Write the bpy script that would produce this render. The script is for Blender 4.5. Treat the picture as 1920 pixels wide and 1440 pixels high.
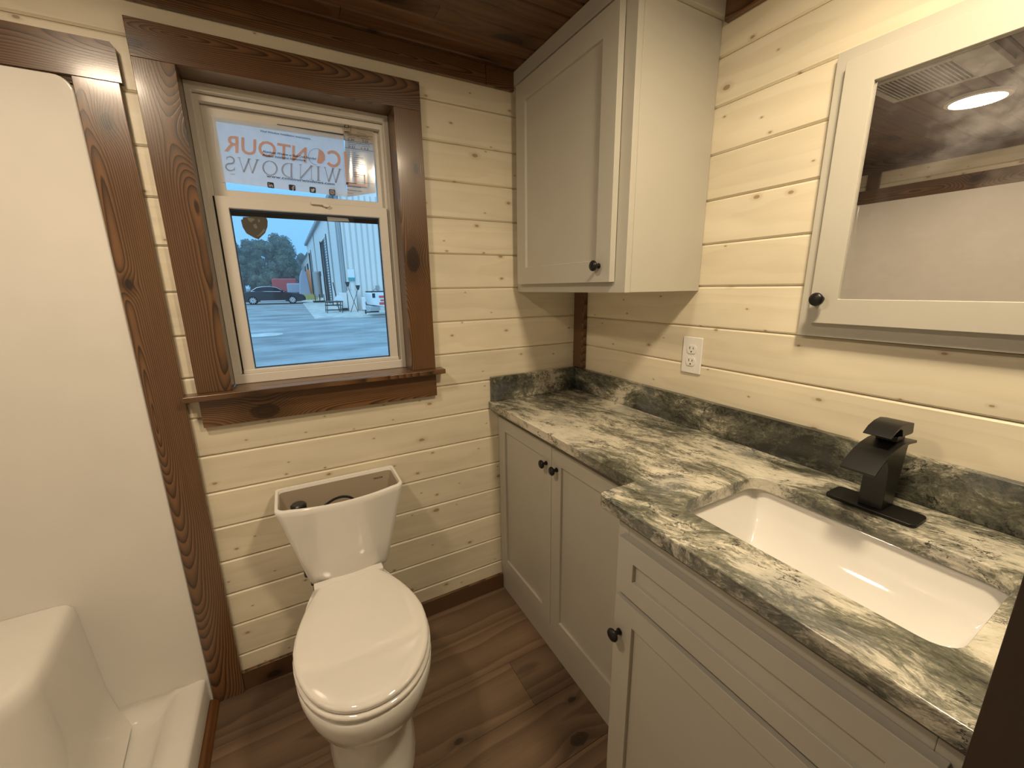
import bpy, bmesh, math, random
from mathutils import Vector, Matrix
random.seed(7)
for o in list(bpy.data.objects): bpy.data.objects.remove(o)
SC = bpy.context.scene
COL = SC.collection

# ------------------------------------------------------------------ camera, sky, exposure
CX, CY, CZ = -1.1113, -1.4395, 1.333
YAW, PITCH, ROLL, FPX = 0.4987, -0.2334, -0.0138, 763.66
def cam_axes():
    cy, sy, cp, sp = math.cos(YAW), math.sin(YAW), math.cos(PITCH), math.sin(PITCH)
    fw = Vector((sy*cp, cy*cp, sp)); r = Vector((cy, -sy, 0)); u = r.cross(fw)
    c, s = math.cos(ROLL), math.sin(ROLL)
    return c*r + s*u, -s*r + c*u, fw
R_, U_, F_ = cam_axes()
cd = bpy.data.cameras.new('camera'); cam = bpy.data.objects.new('camera', cd); COL.objects.link(cam)
cd.sensor_width = 36.0; cd.sensor_fit = 'HORIZONTAL'; cd.lens = FPX/1920*36.0
cd.clip_start = 0.02; cd.clip_end = 500
cam.matrix_world = Matrix(((R_.x, U_.x, -F_.x, CX), (R_.y, U_.y, -F_.y, CY), (R_.z, U_.z, -F_.z, CZ), (0, 0, 0, 1)))
SC.camera = cam
def hit(px, py, ax, val):            # a photo pixel's direction met with the plane the thing lies on
    d = R_*((px-960)/FPX) + U_*((720-py)/FPX) + F_
    o = Vector((CX, CY, CZ)); return o + d*((val-o[ax])/d[ax])

w = bpy.data.worlds.new('sky'); SC.world = w; w.use_nodes = True
bg = w.node_tree.nodes['Background']; bg.inputs[0].default_value = (0.20, 0.56, 1.0, 1); bg.inputs[1].default_value = 1.30
SC.view_settings.view_transform = 'Standard'; SC.view_settings.look = 'None'
SC.view_settings.gamma = 1.0; SC.view_settings.use_curve_mapping = False
SC.view_settings.exposure = 0.19
LED_STRENGTH, LED_COLOR = 132.0, (1.0, 0.80, 0.57, 1)         # ceiling light over the shower side
LED2_STRENGTH, LED2_COLOR = 205.0, (1.0, 0.815, 0.55, 1)       # ceiling light over the sink
sl = bpy.data.lights.new('fill_sun', 'SUN'); sl.energy = 1.35; sl.angle = math.radians(50); sl.color = (0.62, 0.84, 1.0)  # wide bluish sun added to brighten the overcast yard
sun = bpy.data.objects.new('fill_sun', sl); COL.objects.link(sun); sun.rotation_euler = (math.radians(48), 0, math.radians(-35)); sun.location = (0, 0, 30)

# ------------------------------------------------------------------ helpers
W = {}                               # world matrix of every parent
def put(name, me, parent=None, M=None):
    o = bpy.data.objects.new(name, me); COL.objects.link(o)
    M = M or Matrix.Identity(4)
    if parent is not None:
        o.parent = parent; o.matrix_parent_inverse = W[parent.name].inverted()
    o.matrix_basis = M; W[o.name] = M.copy()
    return o
def tag(o, label=None, cat=None, group=None, kind=None):
    if label: o['label'] = label
    if cat: o['category'] = cat
    if group: o['group'] = group
    if kind: o['kind'] = kind
    return o
def thing(name, loc, label, cat, group=None, kind=None):
    e = put(name, None, None, Matrix.Translation(loc)); e.empty_display_size = 0.05
    return tag(e, label, cat, group, kind)
def box(bm, x0, x1, y0, y1, z0, z1):
    x0, x1 = min(x0, x1), max(x0, x1); y0, y1 = min(y0, y1), max(y0, y1); z0, z1 = min(z0, z1), max(z0, z1)
    v = [bm.verts.new(p) for p in ((x0,y0,z0),(x1,y0,z0),(x1,y1,z0),(x0,y1,z0),(x0,y0,z1),(x1,y0,z1),(x1,y1,z1),(x0,y1,z1))]
    for f in ((0,3,2,1),(4,5,6,7),(0,1,5,4),(1,2,6,5),(2,3,7,6),(3,0,4,7)): bm.faces.new([v[i] for i in f])
    return bm
def prism(bm, pts, a, b, axis):      # polygon (2D) pushed from a to b along an axis
    def P(p, t):
        return {0:(t,p[0],p[1]), 1:(p[0],t,p[1]), 2:(p[0],p[1],t)}[axis]
    A = [bm.verts.new(P(p, a)) for p in pts]; B = [bm.verts.new(P(p, b)) for p in pts]
    n = len(pts)
    bm.faces.new(A); bm.faces.new(B[::-1])
    for i in range(n): bm.faces.new((A[i], B[i], B[(i+1)%n], A[(i+1)%n]))
    return bm
def tube(bm, pts, r, seg=10, cap=True):
    pts = [Vector(p) for p in pts]; rings = []
    rr = r if isinstance(r, (list, tuple)) else [r]*len(pts)
    for i, p in enumerate(pts):
        d = (pts[min(i+1, len(pts)-1)] - pts[max(i-1, 0)]).normalized()
        a = d.cross(Vector((0, 0, 1)) if abs(d.z) < 0.9 else Vector((1, 0, 0))).normalized(); b = d.cross(a)
        rings.append([bm.verts.new(p + (a*math.cos(2*math.pi*k/seg) + b*math.sin(2*math.pi*k/seg))*rr[i]) for k in range(seg)])
    for A, B in zip(rings, rings[1:]):
        for k in range(seg): bm.faces.new((A[k], A[(k+1)%seg], B[(k+1)%seg], B[k]))
    if cap: bm.faces.new(rings[0][::-1]); bm.faces.new(rings[-1])
    return bm
def spline(P, n=6):
    P = [Vector(p) for p in P]; out = []
    for i in range(len(P)-1):
        a, b_, c, d = P[max(i-1, 0)], P[i], P[i+1], P[min(i+2, len(P)-1)]
        for k in range(n):
            t = k/n; out.append(0.5*((2*b_)+(c-a)*t+(2*a-5*b_+4*c-d)*t*t+(3*b_-a-3*c+d)*t**3))
    return out+[P[-1]]
def loft(bm, loops, cap0=True, cap1=True):
    rs = [[bm.verts.new(p) for p in L] for L in loops]; n = len(rs[0])
    for A, B in zip(rs, rs[1:]):
        for k in range(n): bm.faces.new((A[k], A[(k+1)%n], B[(k+1)%n], B[k]))
    if cap0: bm.faces.new(rs[0][::-1])
    if cap1: bm.faces.new(rs[-1])
    return rs
def mesh(bm, mat, smooth=False):
    bmesh.ops.recalc_face_normals(bm, faces=bm.faces)
    me = bpy.data.meshes.new('m'); bm.to_mesh(me); bm.free()
    for m in (mat if isinstance(mat, (list, tuple)) else [mat]): me.materials.append(m)
    if smooth:
        for p in me.polygons: p.use_smooth = True
    return me
def build(name, bm, mat, parent=None, bevel=0, smooth=False, seg=2, angle=35, sub=0):
    me = mesh(bm, mat, smooth or bevel > 0); me.name = name
    o = put(name, me, parent)
    if bevel:
        b = o.modifiers.new('b', 'BEVEL'); b.width = bevel; b.segments = seg; b.limit_method = 'ANGLE'; b.angle_limit = math.radians(angle); b.harden_normals = True
    elif smooth and not sub:
        me.set_sharp_from_angle(angle=math.radians(angle))
    if sub:
        s = o.modifiers.new('s', 'SUBSURF'); s.levels = sub; s.render_levels = sub
    return o
NB = lambda: bmesh.new()
AX = {'x': Vector((1,0,0)), 'y': Vector((0,1,0)), 'z': Vector((0,0,1))}
_bc = {}
def board(name, x0, x1, y0, y1, z0, z1, la, wa, mat, parent=None, bevel=0.0012, groove=None, flip=1):
    """a wooden board in its own axes: X along the grain (la), Y across (wa), Z through; groove = V chamfer of the front edges"""
    lo, hi = Vector((x0, y0, z0)), Vector((x1, y1, z1)); c = (lo+hi)/2; s = hi-lo
    i, j = 'xyz'.index(la), 'xyz'.index(wa); k = 3-i-j
    L, Wd, T = abs(s[i]), abs(s[j]), abs(s[k])
    X, Y = AX[la], AX[wa]; Z = X.cross(Y)
    key = (round(L, 4), round(Wd, 4), round(T, 4), mat.name, groove, flip, bevel)
    me = _bc.get(key)
    if me is None:
        bm = NB(); l, h, t = L/2, Wd/2, T/2
        if groove:
            g = groove; f = flip
            pts = [(-h, -t*f), (h, -t*f), (h, (t-g)*f), (h-g, t*f), (-h+g, t*f), (-h, (t-g)*f)]
            prism(bm, pts, -l, l, 0)
        else:
            box(bm, -l, l, -h, h, -t, t)
        me = mesh(bm, mat, not groove); me.name = name; _bc[key] = me
    M = Matrix(((X.x, Y.x, Z.x, c.x), (X.y, Y.y, Z.y, c.y), (X.z, Y.z, Z.z, c.z), (0, 0, 0, 1)))
    o = put(name, me, parent, M)
    if bevel and not groove:
        b = o.modifiers.new('b', 'BEVEL'); b.width = min(bevel, T*0.3); b.segments = 2; b.harden_normals = True
    return o
def frame_ring(bm, u0, u1, v0, v1, wl_, wr_, wt, wb_, a, b_, axis):
    """one closed frame in the plane across axis: u,v outer box, bar widths, from a to b_"""
    def P(u, v, t): return (t, u, v) if axis == 0 else (u, t, v)
    O = [(u0, v0), (u1, v0), (u1, v1), (u0, v1)]; I = [(u0+wl_, v0+wb_), (u1-wr_, v0+wb_), (u1-wr_, v1-wt), (u0+wl_, v1-wt)]
    V = [[bm.verts.new(P(u, v, t)) for u, v in L] for t in (a, b_) for L in (O, I)]
    for k in range(4):
        n = (k+1) % 4
        bm.faces.new((V[0][k], V[0][n], V[1][n], V[1][k])); bm.faces.new((V[2][k], V[3][k], V[3][n], V[2][n]))
        bm.faces.new((V[0][k], V[2][k], V[2][n], V[0][n])); bm.faces.new((V[1][k], V[1][n], V[3][n], V[3][k]))
    return bm
def rrect(cx, cy, hx, hy, r, n=6):
    P = []
    for sx, sy, a0 in ((1,1,0),(-1,1,90),(-1,-1,180),(1,-1,270)):
        for k in range(n+1):
            a = math.radians(a0 + 90*k/n); P.append((cx + sx*(hx-r) + r*math.cos(a), cy + sy*(hy-r) + r*math.sin(a)))
    return P

# ------------------------------------------------------------------ materials
def nt(name):
    m = bpy.data.materials.new(name); m.use_nodes = True
    t = m.node_tree; return m, t, t.nodes['Principled BSDF']
class NG:
    def __init__(s, t): s.t = t
    def n(s, typ, **kw):
        x = s.t.nodes.new(typ)
        for k, v in kw.items():
            if k == 'ins':
                for kk, vv in v.items(): s.set(x.inputs[kk], vv)
            else: setattr(x, k, v)
        return x
    def set(s, sock, v):
        if hasattr(v, 'is_linked') or isinstance(v, bpy.types.NodeSocket): s.t.links.new(v, sock)
        else: sock.default_value = v
    def math(s, op, a, b=None, c=None, clamp=False):
        x = s.n('ShaderNodeMath', operation=op, use_clamp=clamp); s.set(x.inputs[0], a)
        if b is not None: s.set(x.inputs[1], b)
        if c is not None: s.set(x.inputs[2], c)
        return x.outputs[0]
    def vmath(s, op, a, b=None):
        x = s.n('ShaderNodeVectorMath', operation=op); s.set(x.inputs[0], a)
        if b is not None: s.set(x.inputs[1], b)
        return x.outputs[0]
    def noise(s, vec, scale, detail=3, rough=0.5, dist=0.0, col=False):
        x = s.n('ShaderNodeTexNoise'); s.set(x.inputs['Vector'], vec); s.set(x.inputs['Scale'], scale); s.set(x.inputs['Detail'], detail)
        s.set(x.inputs['Roughness'], rough); s.set(x.inputs['Distortion'], dist); return x.outputs['Color' if col else 'Fac']
    def ramp(s, fac, stops, interp='LINEAR'):
        x = s.n('ShaderNodeValToRGB'); s.set(x.inputs[0], fac); e = x.color_ramp; e.interpolation = interp
        while len(e.elements) < len(stops): e.elements.new(0.5)
        for el, (p, c) in zip(e.elements, stops):
            el.position = p; el.color = c if len(c) == 4 else (*c, 1)
        return x.outputs[0]
    def mix(s, fac, a, b, mode='MIX'):
        x = s.n('ShaderNodeMix', data_type='RGBA', blend_type=mode); s.set(x.inputs[0], fac); s.set(x.inputs[6], a); s.set(x.inputs[7], b); return x.outputs[2]
    def maprange(s, v, a, b, c=0.0, d=1.0, smooth=True):
        x = s.n('ShaderNodeMapRange', interpolation_type='SMOOTHSTEP' if smooth else 'LINEAR'); s.set(x.inputs[0], v)
        for i, q in zip((1,2,3,4), (a,b,c,d)): s.set(x.inputs[i], q)
        return x.outputs[0]
def plain(name, col, rough=0.5, metal=0.0, ior=1.5, spec=0.5, bump=0, bscale=200, coat=0, alpha=None):
    m, t, b = nt(name); g = NG(t)
    co = g.n('ShaderNodeTexCoord').outputs['Object']
    nz = g.noise(co, 9.0, 2)
    c = g.mix(g.maprange(nz, 0.3, 0.7), (*[x*0.985 for x in col], 1), (*[min(1, x*1.012) for x in col], 1))
    g.set(b.inputs['Base Color'], c)
    b.inputs['Roughness'].default_value = rough; b.inputs['Metallic'].default_value = metal; b.inputs['IOR'].default_value = ior
    b.inputs['Coat Weight'].default_value = coat; b.inputs['Coat Roughness'].default_value = 0.03
    if bump:
        bn = g.n('ShaderNodeBump', ins={'Strength': bump, 'Distance': 0.002, 'Height': g.noise(co, bscale, 2)}); g.set(b.inputs['Normal'], bn.outputs[0])
    return m
def emit(name, col, strength):
    m, t, b = nt(name); b.inputs['Base Color'].default_value = (0.8, 0.8, 0.8, 1)
    b.inputs['Emission Color'].default_value = col; b.inputs['Emission Strength'].default_value = strength
    return m

def wood(name, dark, light, knot, freq=60.0, contrast=1.0, rough=0.32, knots=(1.6, 3.2, 0.16), knotmask=0.4, fiber=0.35, bump=0.25, slope=0.05, var=0.25, coat=0.0, depth=0.02, ringpow=1.6, kpow=1.0, lows=(1.3, 5.0), lowa=0.11, uoff=0.06, fph=0.22):
    m, t, b = nt(name); g = NG(t)
    rnd = g.n('ShaderNodeObjectInfo').outputs['Random']
    co = g.n('ShaderNodeTexCoord').outputs['Object']
    off = g.n('ShaderNodeCombineXYZ', ins={0: g.math('MULTIPLY', rnd, 61.0), 1: g.math('MULTIPLY', rnd, 17.3), 2: 0.0}).outputs[0]
    P = g.vmath('ADD', co, off)
    sp = g.n('ShaderNodeSeparateXYZ', ins={0: co}); x, y = sp.outputs[0], sp.outputs[1]
    rnd2 = g.math('FRACT', g.math('MULTIPLY', rnd, 7.77)); rnd3 = g.math('FRACT', g.math('MULTIPLY', rnd, 23.1))
    # knots
    kv = g.vmath('MULTIPLY', P, (knots[0], knots[1], 0.0))
    vo = g.n('ShaderNodeTexVoronoi', voronoi_dimensions='2D', ins={'Vector': kv, 'Scale': 1.0, 'Randomness': 1.0})
    delta = g.vmath('DIVIDE', g.vmath('SUBTRACT', kv, vo.outputs['Position']), (knots[0], knots[1], 1.0))
    wob = g.noise(P, 60.0, 2)
    d0 = g.n('ShaderNodeVectorMath', operation='LENGTH', ins={0: g.vmath('MULTIPLY', delta, (0.55, 1.0, 0.0))}).outputs['Value']
    dist = g.math('MULTIPLY', d0, g.math('ADD', 0.75, g.math('MULTIPLY', wob, 0.5)))
    cs = g.n('ShaderNodeSeparateColor', ins={0: vo.outputs['Color']})
    has = g.math('GREATER_THAN', cs.outputs[0], 1-knotmask)
    krad = g.math('MULTIPLY', g.math('ADD', 0.35, g.math('POWER', cs.outputs[1], kpow)), knots[2]*0.1)
    q = g.math('DIVIDE', dist, krad)
    q0 = g.math('DIVIDE', d0, krad)
    infl = g.math('MULTIPLY', has, g.math('POWER', 2.718, g.math('MULTIPLY', -0.16, g.math('MULTIPLY', q0, q0))))
    # growth rings of a plain-sawn board
    low = g.noise(g.vmath('MULTIPLY', P, (lows[0], lows[1], 0.0)), 1.0, 3, 0.5)
    u = g.math('ADD', y, g.math('MULTIPLY_ADD', rnd2, uoff, -uoff/2))
    wv = g.math('ADD', g.math('ADD', depth, g.math('MULTIPLY', x, g.math('MULTIPLY_ADD', rnd3, slope*2, -slope))), g.math('MULTIPLY_ADD', low, lowa, -lowa/2))
    r = g.math('SQRT', g.math('ADD', g.math('MULTIPLY', u, u), g.math('MULTIPLY', wv, wv)))
    r = g.math('ADD', r, g.math('MULTIPLY', infl, g.math('MULTIPLY', krad, 1.6)))
    fine = g.noise(g.vmath('MULTIPLY', P, (1.6, 70.0, 10.0)), 1.0, 1, 0.5)
    ph = g.math('FRACT', g.math('ADD', g.math('MULTIPLY', r, freq), g.math('MULTIPLY', fine, fph)))
    late = g.math('MULTIPLY', g.math('POWER', ph, ringpow), g.maprange(ph, 1.0, 0.86))
    late = g.math('MULTIPLY', late, contrast, clamp=True)
    fib = g.noise(g.vmath('MULTIPLY', P, (9.0, 420.0, 60.0)), 1.0, 2, 0.6)
    base = g.mix(late, (*light, 1), (*dark, 1))
    tone = g.math('ADD', 1-var/2, g.math('MULTIPLY', rnd2, var))
    blot = g.noise(g.vmath('MULTIPLY', P, (3.0, 12.0, 1.0)), 1.0, 2)
    f = g.math('MULTIPLY', tone, g.math('MULTIPLY', g.math('MULTIPLY_ADD', fib, fiber, 1-fiber/2), g.math('MULTIPLY_ADD', blot, 0.4, 0.8)))
    vm = g.n('ShaderNodeVectorMath', operation='SCALE'); g.set(vm.inputs[0], base); g.set(vm.inputs['Scale'], f)
    halo = g.math('MULTIPLY', has, g.maprange(q, 3.0, 0.9, 0.0, 0.45))
    colr = g.mix(halo, vm.outputs[0], (*[(a+b2)/2 for a, b2 in zip(dark, knot)], 1))
    core = g.math('MULTIPLY', has, g.maprange(q, 1.15, 0.85, 0.0, g.math('MULTIPLY_ADD', g.math('FRACT', g.math('MULTIPLY', q, 2.3)), -0.25, 1.0)))
    colr = g.mix(core, colr, (*knot, 1))
    g.set(b.inputs['Base Color'], colr)
    g.set(b.inputs['Roughness'], g.math('MULTIPLY_ADD', fib, 0.12, rough-0.06))
    hgt = g.math('ADD', g.math('MULTIPLY', late, -0.5), g.math('MULTIPLY', fib, 0.5))
    bn = g.n('ShaderNodeBump', ins={'Strength': bump, 'Distance': 0.0012, 'Height': hgt}); g.set(b.inputs['Normal'], bn.outputs[0])
    b.inputs['Coat Weight'].default_value = coat; b.inputs['Coat Roughness'].default_value = 0.14
    return m
PINE = wood('whitewashed pine', (0.66, 0.57, 0.41), (0.75, 0.68, 0.53), (0.33, 0.22, 0.12), freq=45, contrast=0.5, rough=0.42, knots=(6.0, 13.0, 0.050), kpow=4.0, knotmask=0.75, fiber=0.07, bump=0.05, slope=0.02, var=0.10, depth=0.05)
STAIN = wood('dark stained pine', (0.028, 0.0135, 0.006), (0.168, 0.082, 0.033), (0.018, 0.0085, 0.004), freq=250, contrast=1.2, lows=(0.9, 1.2), lowa=0.12, uoff=0.13, fph=0.10, rough=0.32, knots=(1.7, 6.0, 0.17), knotmask=0.6, fiber=0.55, bump=0.10, slope=0.10, var=0.3, coat=0.35)
CEIL = wood('dark stained ceiling board', (0.045, 0.020, 0.0085), (0.135, 0.062, 0.025), (0.012, 0.005, 0.002), freq=50, contrast=0.7, rough=0.34, knots=(2.2, 8.0, 0.22), knotmask=0.6, fiber=0.35, bump=0.25, var=0.35)
VINYL_FLOOR = wood('grey brown wood plank', (0.078, 0.046, 0.027), (0.185, 0.118, 0.073), (0.026, 0.014, 0.008), freq=34, contrast=0.75, rough=0.42, knots=(2.4, 4.2, 0.17), knotmask=0.5, fiber=0.45, bump=0.12, slope=0.05, var=0.55, depth=0.06, ringpow=1.0)
DARKPINE = wood('nearly black pine', (0.010, 0.0045, 0.002), (0.034, 0.0155, 0.0065), (0.006, 0.003, 0.001), freq=120, contrast=1.0, rough=0.4, knotmask=0.3)  # same pine pattern in a much darker tone, for the end board
TRIMFLOOR = wood('brown quarter round', (0.06, 0.024, 0.008), (0.16, 0.066, 0.022), (0.02, 0.01, 0.004), freq=70, contrast=0.8, knotmask=0.1)
PAINT = plain('greige cabinet paint', (0.50, 0.475, 0.41), 0.42, bump=0.03, bscale=300)
BLACK = plain('matte black metal', (0.012, 0.011, 0.010), 0.36, metal=0.3)
BLACKP = plain('black plastic', (0.012, 0.012, 0.013), 0.35)
PORC = plain('glazed white china', (0.80, 0.775, 0.735), 0.05, ior=1.62)
LIDM = plain('glossy white seat plastic', (0.79, 0.755, 0.71), 0.05, ior=2.0)
TANKIN = plain('unglazed tank inside', (0.40, 0.33, 0.245), 0.55)
FIBER = plain('white gelcoat', (0.76, 0.73, 0.68), 0.10, ior=1.5)
VINYL = plain('white window vinyl', (0.70, 0.66, 0.60), 0.38)
WHITEP = plain('white plastic', (0.82, 0.80, 0.77), 0.30)
DARK = plain('dark gap', (0.008, 0.007, 0.006), 0.6)
METAL = plain('brushed chrome', (0.6, 0.6, 0.6), 0.25, metal=1.0)
GRIL = plain('vent grille white', (0.55, 0.53, 0.50), 0.45)
BACKING = plain('wall backing', (0.35, 0.27, 0.17), 0.8)
LED = emit('led lens', LED_COLOR, LED_STRENGTH)
LED2 = emit('bright led lens', LED2_COLOR, LED2_STRENGTH)

def glass_mat(name, tint=(1, 1, 1, 1), ior=1.45):
    m = bpy.data.materials.new(name); m.use_nodes = True; t = m.node_tree; t.nodes.clear(); g = NG(t)
    fr = g.n('ShaderNodeFresnel', ins={'IOR': ior}).outputs[0]
    tr = g.n('ShaderNodeBsdfTransparent', ins={0: tint}).outputs[0]; gl = g.n('ShaderNodeBsdfGlossy', ins={'Roughness': 0.0}).outputs[0]
    mx = g.n('ShaderNodeMixShader', ins={0: fr, 1: tr, 2: gl}).outputs[0]
    o = g.n('ShaderNodeOutputMaterial', ins={0: mx}); return m
GLASS = glass_mat('window glass')
def film_mat(name, col, transp):
    m = bpy.data.materials.new(name); m.use_nodes = True; t = m.node_tree; t.nodes.clear(); g = NG(t)
    co = g.n('ShaderNodeTexCoord').outputs['Object']
    c = g.mix(g.maprange(g.noise(co, 30, 3), 0.3, 0.7), (*[x*0.93 for x in col], 1), (*col, 1))
    df = g.n('ShaderNodeBsdfDiffuse', ins={0: c}).outputs[0]; tl = g.n('ShaderNodeBsdfTranslucent', ins={0: c}).outputs[0]
    tr = g.n('ShaderNodeBsdfTransparent').outputs[0]; gl = g.n('ShaderNodeBsdfGlossy', ins={'Roughness': 0.12}).outputs[0]
    a = g.n('ShaderNodeMixShader', ins={0: 0.38, 1: df, 2: tl}).outputs[0]
    a = g.n('ShaderNodeMixShader', ins={0: transp, 1: a, 2: tr}).outputs[0]
    a = g.n('ShaderNodeMixShader', ins={0: 0.05, 1: a, 2: gl}).outputs[0]
    g.n('ShaderNodeOutputMaterial', ins={0: a}); return m
FILM = film_mat('milky plastic film', (0.95, 0.95, 0.95), 0.24)
PAPER = film_mat('cream label paper', (0.74, 0.66, 0.55), 0.10)
def ink(name, col): return plain(name, col, 0.6)
INK = ink('black ink', (0.012, 0.014, 0.025)); ORANGE = film_mat('orange print', (0.90, 0.56, 0.42), 0.05)
GREYINK = film_mat('grey print', (0.46, 0.46, 0.50), 0.15); BLUEINK = ink('navy print', (0.02, 0.05, 0.12)); WHITEINK = film_mat('white print', (0.85, 0.87, 0.9), 0.05)
STICK = film_mat('dark sticker', (0.16, 0.145, 0.115), 0.05); STICK2 = film_mat('pale sticker print', (0.34, 0.33, 0.28), 0.1); TAPE = film_mat('clear tape', (0.75, 0.72, 0.68), 0.55)

def granite(name, off, bias, stretch=(1.0, 0.38, 1.0), rot=0.0):
    m, t, b = nt(name); g = NG(t)
    mp = g.n('ShaderNodeMapping', ins={'Vector': g.n('ShaderNodeTexCoord').outputs['Object'], 'Location': off, 'Rotation': (0, 0, rot)})
    co = mp.outputs[0]
    wr = g.vmath('SUBTRACT', g.noise(co, 3.2, 2, 0.5, col=True), (0.5, 0.5, 0.5))
    q = g.vmath('ADD', co, g.vmath('MULTIPLY', wr, (0.20, 0.20, 0.20)))
    q = g.vmath('MULTIPLY', q, stretch)
    wr2 = g.vmath('SUBTRACT', g.noise(q, 30, 4, 0.65, col=True), (0.5, 0.5, 0.5))
    q2 = g.vmath('ADD', q, g.vmath('MULTIPLY', wr2, (0.030, 0.030, 0.030)))
    big = g.noise(q, 7.0, 3, 0.5); mid = g.noise(q2, 42.0, 7, 0.72); fin = g.noise(q2, 210.0, 4, 0.7); lay_ = g.noise(g.vmath('MULTIPLY', q2, (1.0, 0.35, 1.0)), 95.0, 4, 0.7)
    val = g.math('ADD', g.math('MULTIPLY_ADD', big, 1.5, -0.75), g.math('ADD', g.math('MULTIPLY_ADD', mid, 0.95, -0.475), g.math('ADD', g.math('MULTIPLY_ADD', fin, 0.55, -0.275), g.math('MULTIPLY_ADD', lay_, 0.42, -0.21))))
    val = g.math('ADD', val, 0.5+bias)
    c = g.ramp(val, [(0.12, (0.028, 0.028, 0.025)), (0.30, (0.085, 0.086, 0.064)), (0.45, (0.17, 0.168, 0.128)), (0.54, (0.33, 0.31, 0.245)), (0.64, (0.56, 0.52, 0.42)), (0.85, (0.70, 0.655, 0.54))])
    ve = g.math('ABSOLUTE', g.math('SUBTRACT', g.noise(q2, 26.0, 6, 0.65), 0.5))
    vm = g.math('MULTIPLY', g.maprange(ve, 0.020, 0.004), g.maprange(g.noise(co, 14, 3), 0.48, 0.62))
    c = g.mix(vm, c, (0.02, 0.017, 0.017, 1))
    blu = g.math('MULTIPLY', g.maprange(g.noise(co, 6.0, 2), 0.56, 0.70), 0.35)
    c = g.mix(blu, c, (0.14, 0.15, 0.175, 1))
    g.set(b.inputs['Base Color'], c); b.inputs['Roughness'].default_value = 0.16; b.inputs['IOR'].default_value = 1.5
    bn = g.n('ShaderNodeBump', ins={'Strength': 0.05, 'Distance': 0.001, 'Height': mid}); g.set(b.inputs['Normal'], bn.outputs[0])
    return m
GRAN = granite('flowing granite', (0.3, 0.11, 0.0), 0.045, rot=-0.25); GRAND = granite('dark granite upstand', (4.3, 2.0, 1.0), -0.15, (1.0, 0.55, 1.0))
def mirror_mat():
    m, t, b = nt('smeared mirror'); g = NG(t)
    co = g.n('ShaderNodeTexCoord').outputs['Object']
    n = g.noise(g.vmath('MULTIPLY', co, (1, 1, 1.7)), 8.0, 4, 0.6)
    b.inputs['Base Color'].default_value = (0.80, 0.79, 0.77, 1); b.inputs['Metallic'].default_value = 1.0
    gl = g.n('ShaderNodeBsdfGlossy', ins={0: (0.72, 0.70, 0.68, 1), 'Roughness': 0.28}).outputs[0]
    b.inputs['Roughness'].default_value = 0.0
    mx = g.n('ShaderNodeMixShader', ins={0: g.maprange(n, 0.42, 0.75, 0.03, 0.16), 1: b.outputs[0], 2: gl}).outputs[0]
    g.set(t.nodes['Material Output'].inputs[0], mx); return m
MIRROR = mirror_mat()

# ------------------------------------------------------------------ the room shell
ZC = 2.065; XL = -2.325; YF = -2.15
PT = 0.012                                    # plank thickness
SEAM = [0.012+0.1199*k for k in range(19)]
# floor
fl = NB(); box(fl, XL-0.1, 0.1, YF-0.1, 0.13, -0.12, -0.006)
floor = build('floor', fl, DARK); tag(floor, 'grey brown wood plank floor of the small bathroom', 'floor', kind='structure')
rows = [(-0.003-0.18*k, -0.183-0.18*k) for k in range(12)]
joints = {0: [-1.05], 1: [-0.95], 2: [-0.553], 3: [-1.28], 4: [-0.80], 5: [-1.1]}
for k, (ya, yb) in enumerate(rows):
    xs = [-1.60] + joints.get(k, [-0.9]) + [0.0]
    if k == 0: board('floor_plank', -1.60, 0, -0.003, 0.0, -0.006, 0.0, 'x', 'y', VINYL_FLOOR, floor, bevel=0)
    for a, b_ in zip(xs, xs[1:]):
        board('floor_plank', a+0.0004, b_-0.0004, yb+0.0004, ya-0.0004, -0.006, 0.0, 'x', 'y', VINYL_FLOOR, floor, bevel=0.0006)
# ceiling
ce = NB(); box(ce, XL-0.1, 0.1, YF-0.1, 0.13, ZC+PT, ZC+0.12)
ceiling = build('ceiling', ce, DARK); tag(ceiling, 'low ceiling of narrow dark stained boards', 'ceiling', kind='structure')
y = 0.0; k = 0
edges = [0.0, -0.035] + [-0.035-0.0612*i for i in range(1, 36)]
for k, (ya, yb) in enumerate(zip(edges, edges[1:])):
    cut = -0.55-0.9*((k*0.37) % 1)
    for a, b_ in ((XL, cut), (cut, 0.0)):
        board('ceiling_board', a+0.0005, b_-0.0005, yb+0.0006, ya-0.0006, ZC, ZC+PT, 'x', 'y', CEIL, ceiling, groove=0.0045, flip=-1)
# back wall
WX0, WX1, WZ0, WZ1 = -1.277, -0.742, 1.048, 1.882        # window opening
wb = NB()
for a in ((XL-0.1, WX0-0.012, 0, ZC), (WX1+0.012, 0.1, 0, ZC), (WX0-0.012, WX1+0.012, 0, WZ0-0.02), (WX0-0.012, WX1+0.012, WZ1+0.012, ZC)):
    box(wb, a[0], a[1], PT, 0.135, a[2]-0.1 if a[2] == 0 else a[2], a[3]+0.1 if a[3] == ZC else a[3])
wall_back = build('wall_back', wb, BACKING); tag(wall_back, 'whitewashed tongue and groove wall behind the toilet', 'wall', kind='structure')
def wall_rows():
    e = [0.0]+SEAM+[ZC]
    e = sorted(x for x in set(e) if x <= ZC)
    return [(a, b_) for a, b_ in zip(e, e[1:]) if b_-a > 0.02]
for a, b_ in wall_rows():
    segs = [(-2.30, 0.0)]
    if b_ > WZ0-0.02 and a < WZ1: segs = [(-2.30, WX0-0.012), (WX1+0.012, 0.0)]
    for s0, s1 in segs:
        if s0 < -1.5 and a < 1.7: s0 = -1.47
        board('plank', s0, s1, 0.0, PT, a+0.0006, b_-0.0006, 'x', 'z', PINE, wall_back, groove=0.0048, flip=1)
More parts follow.
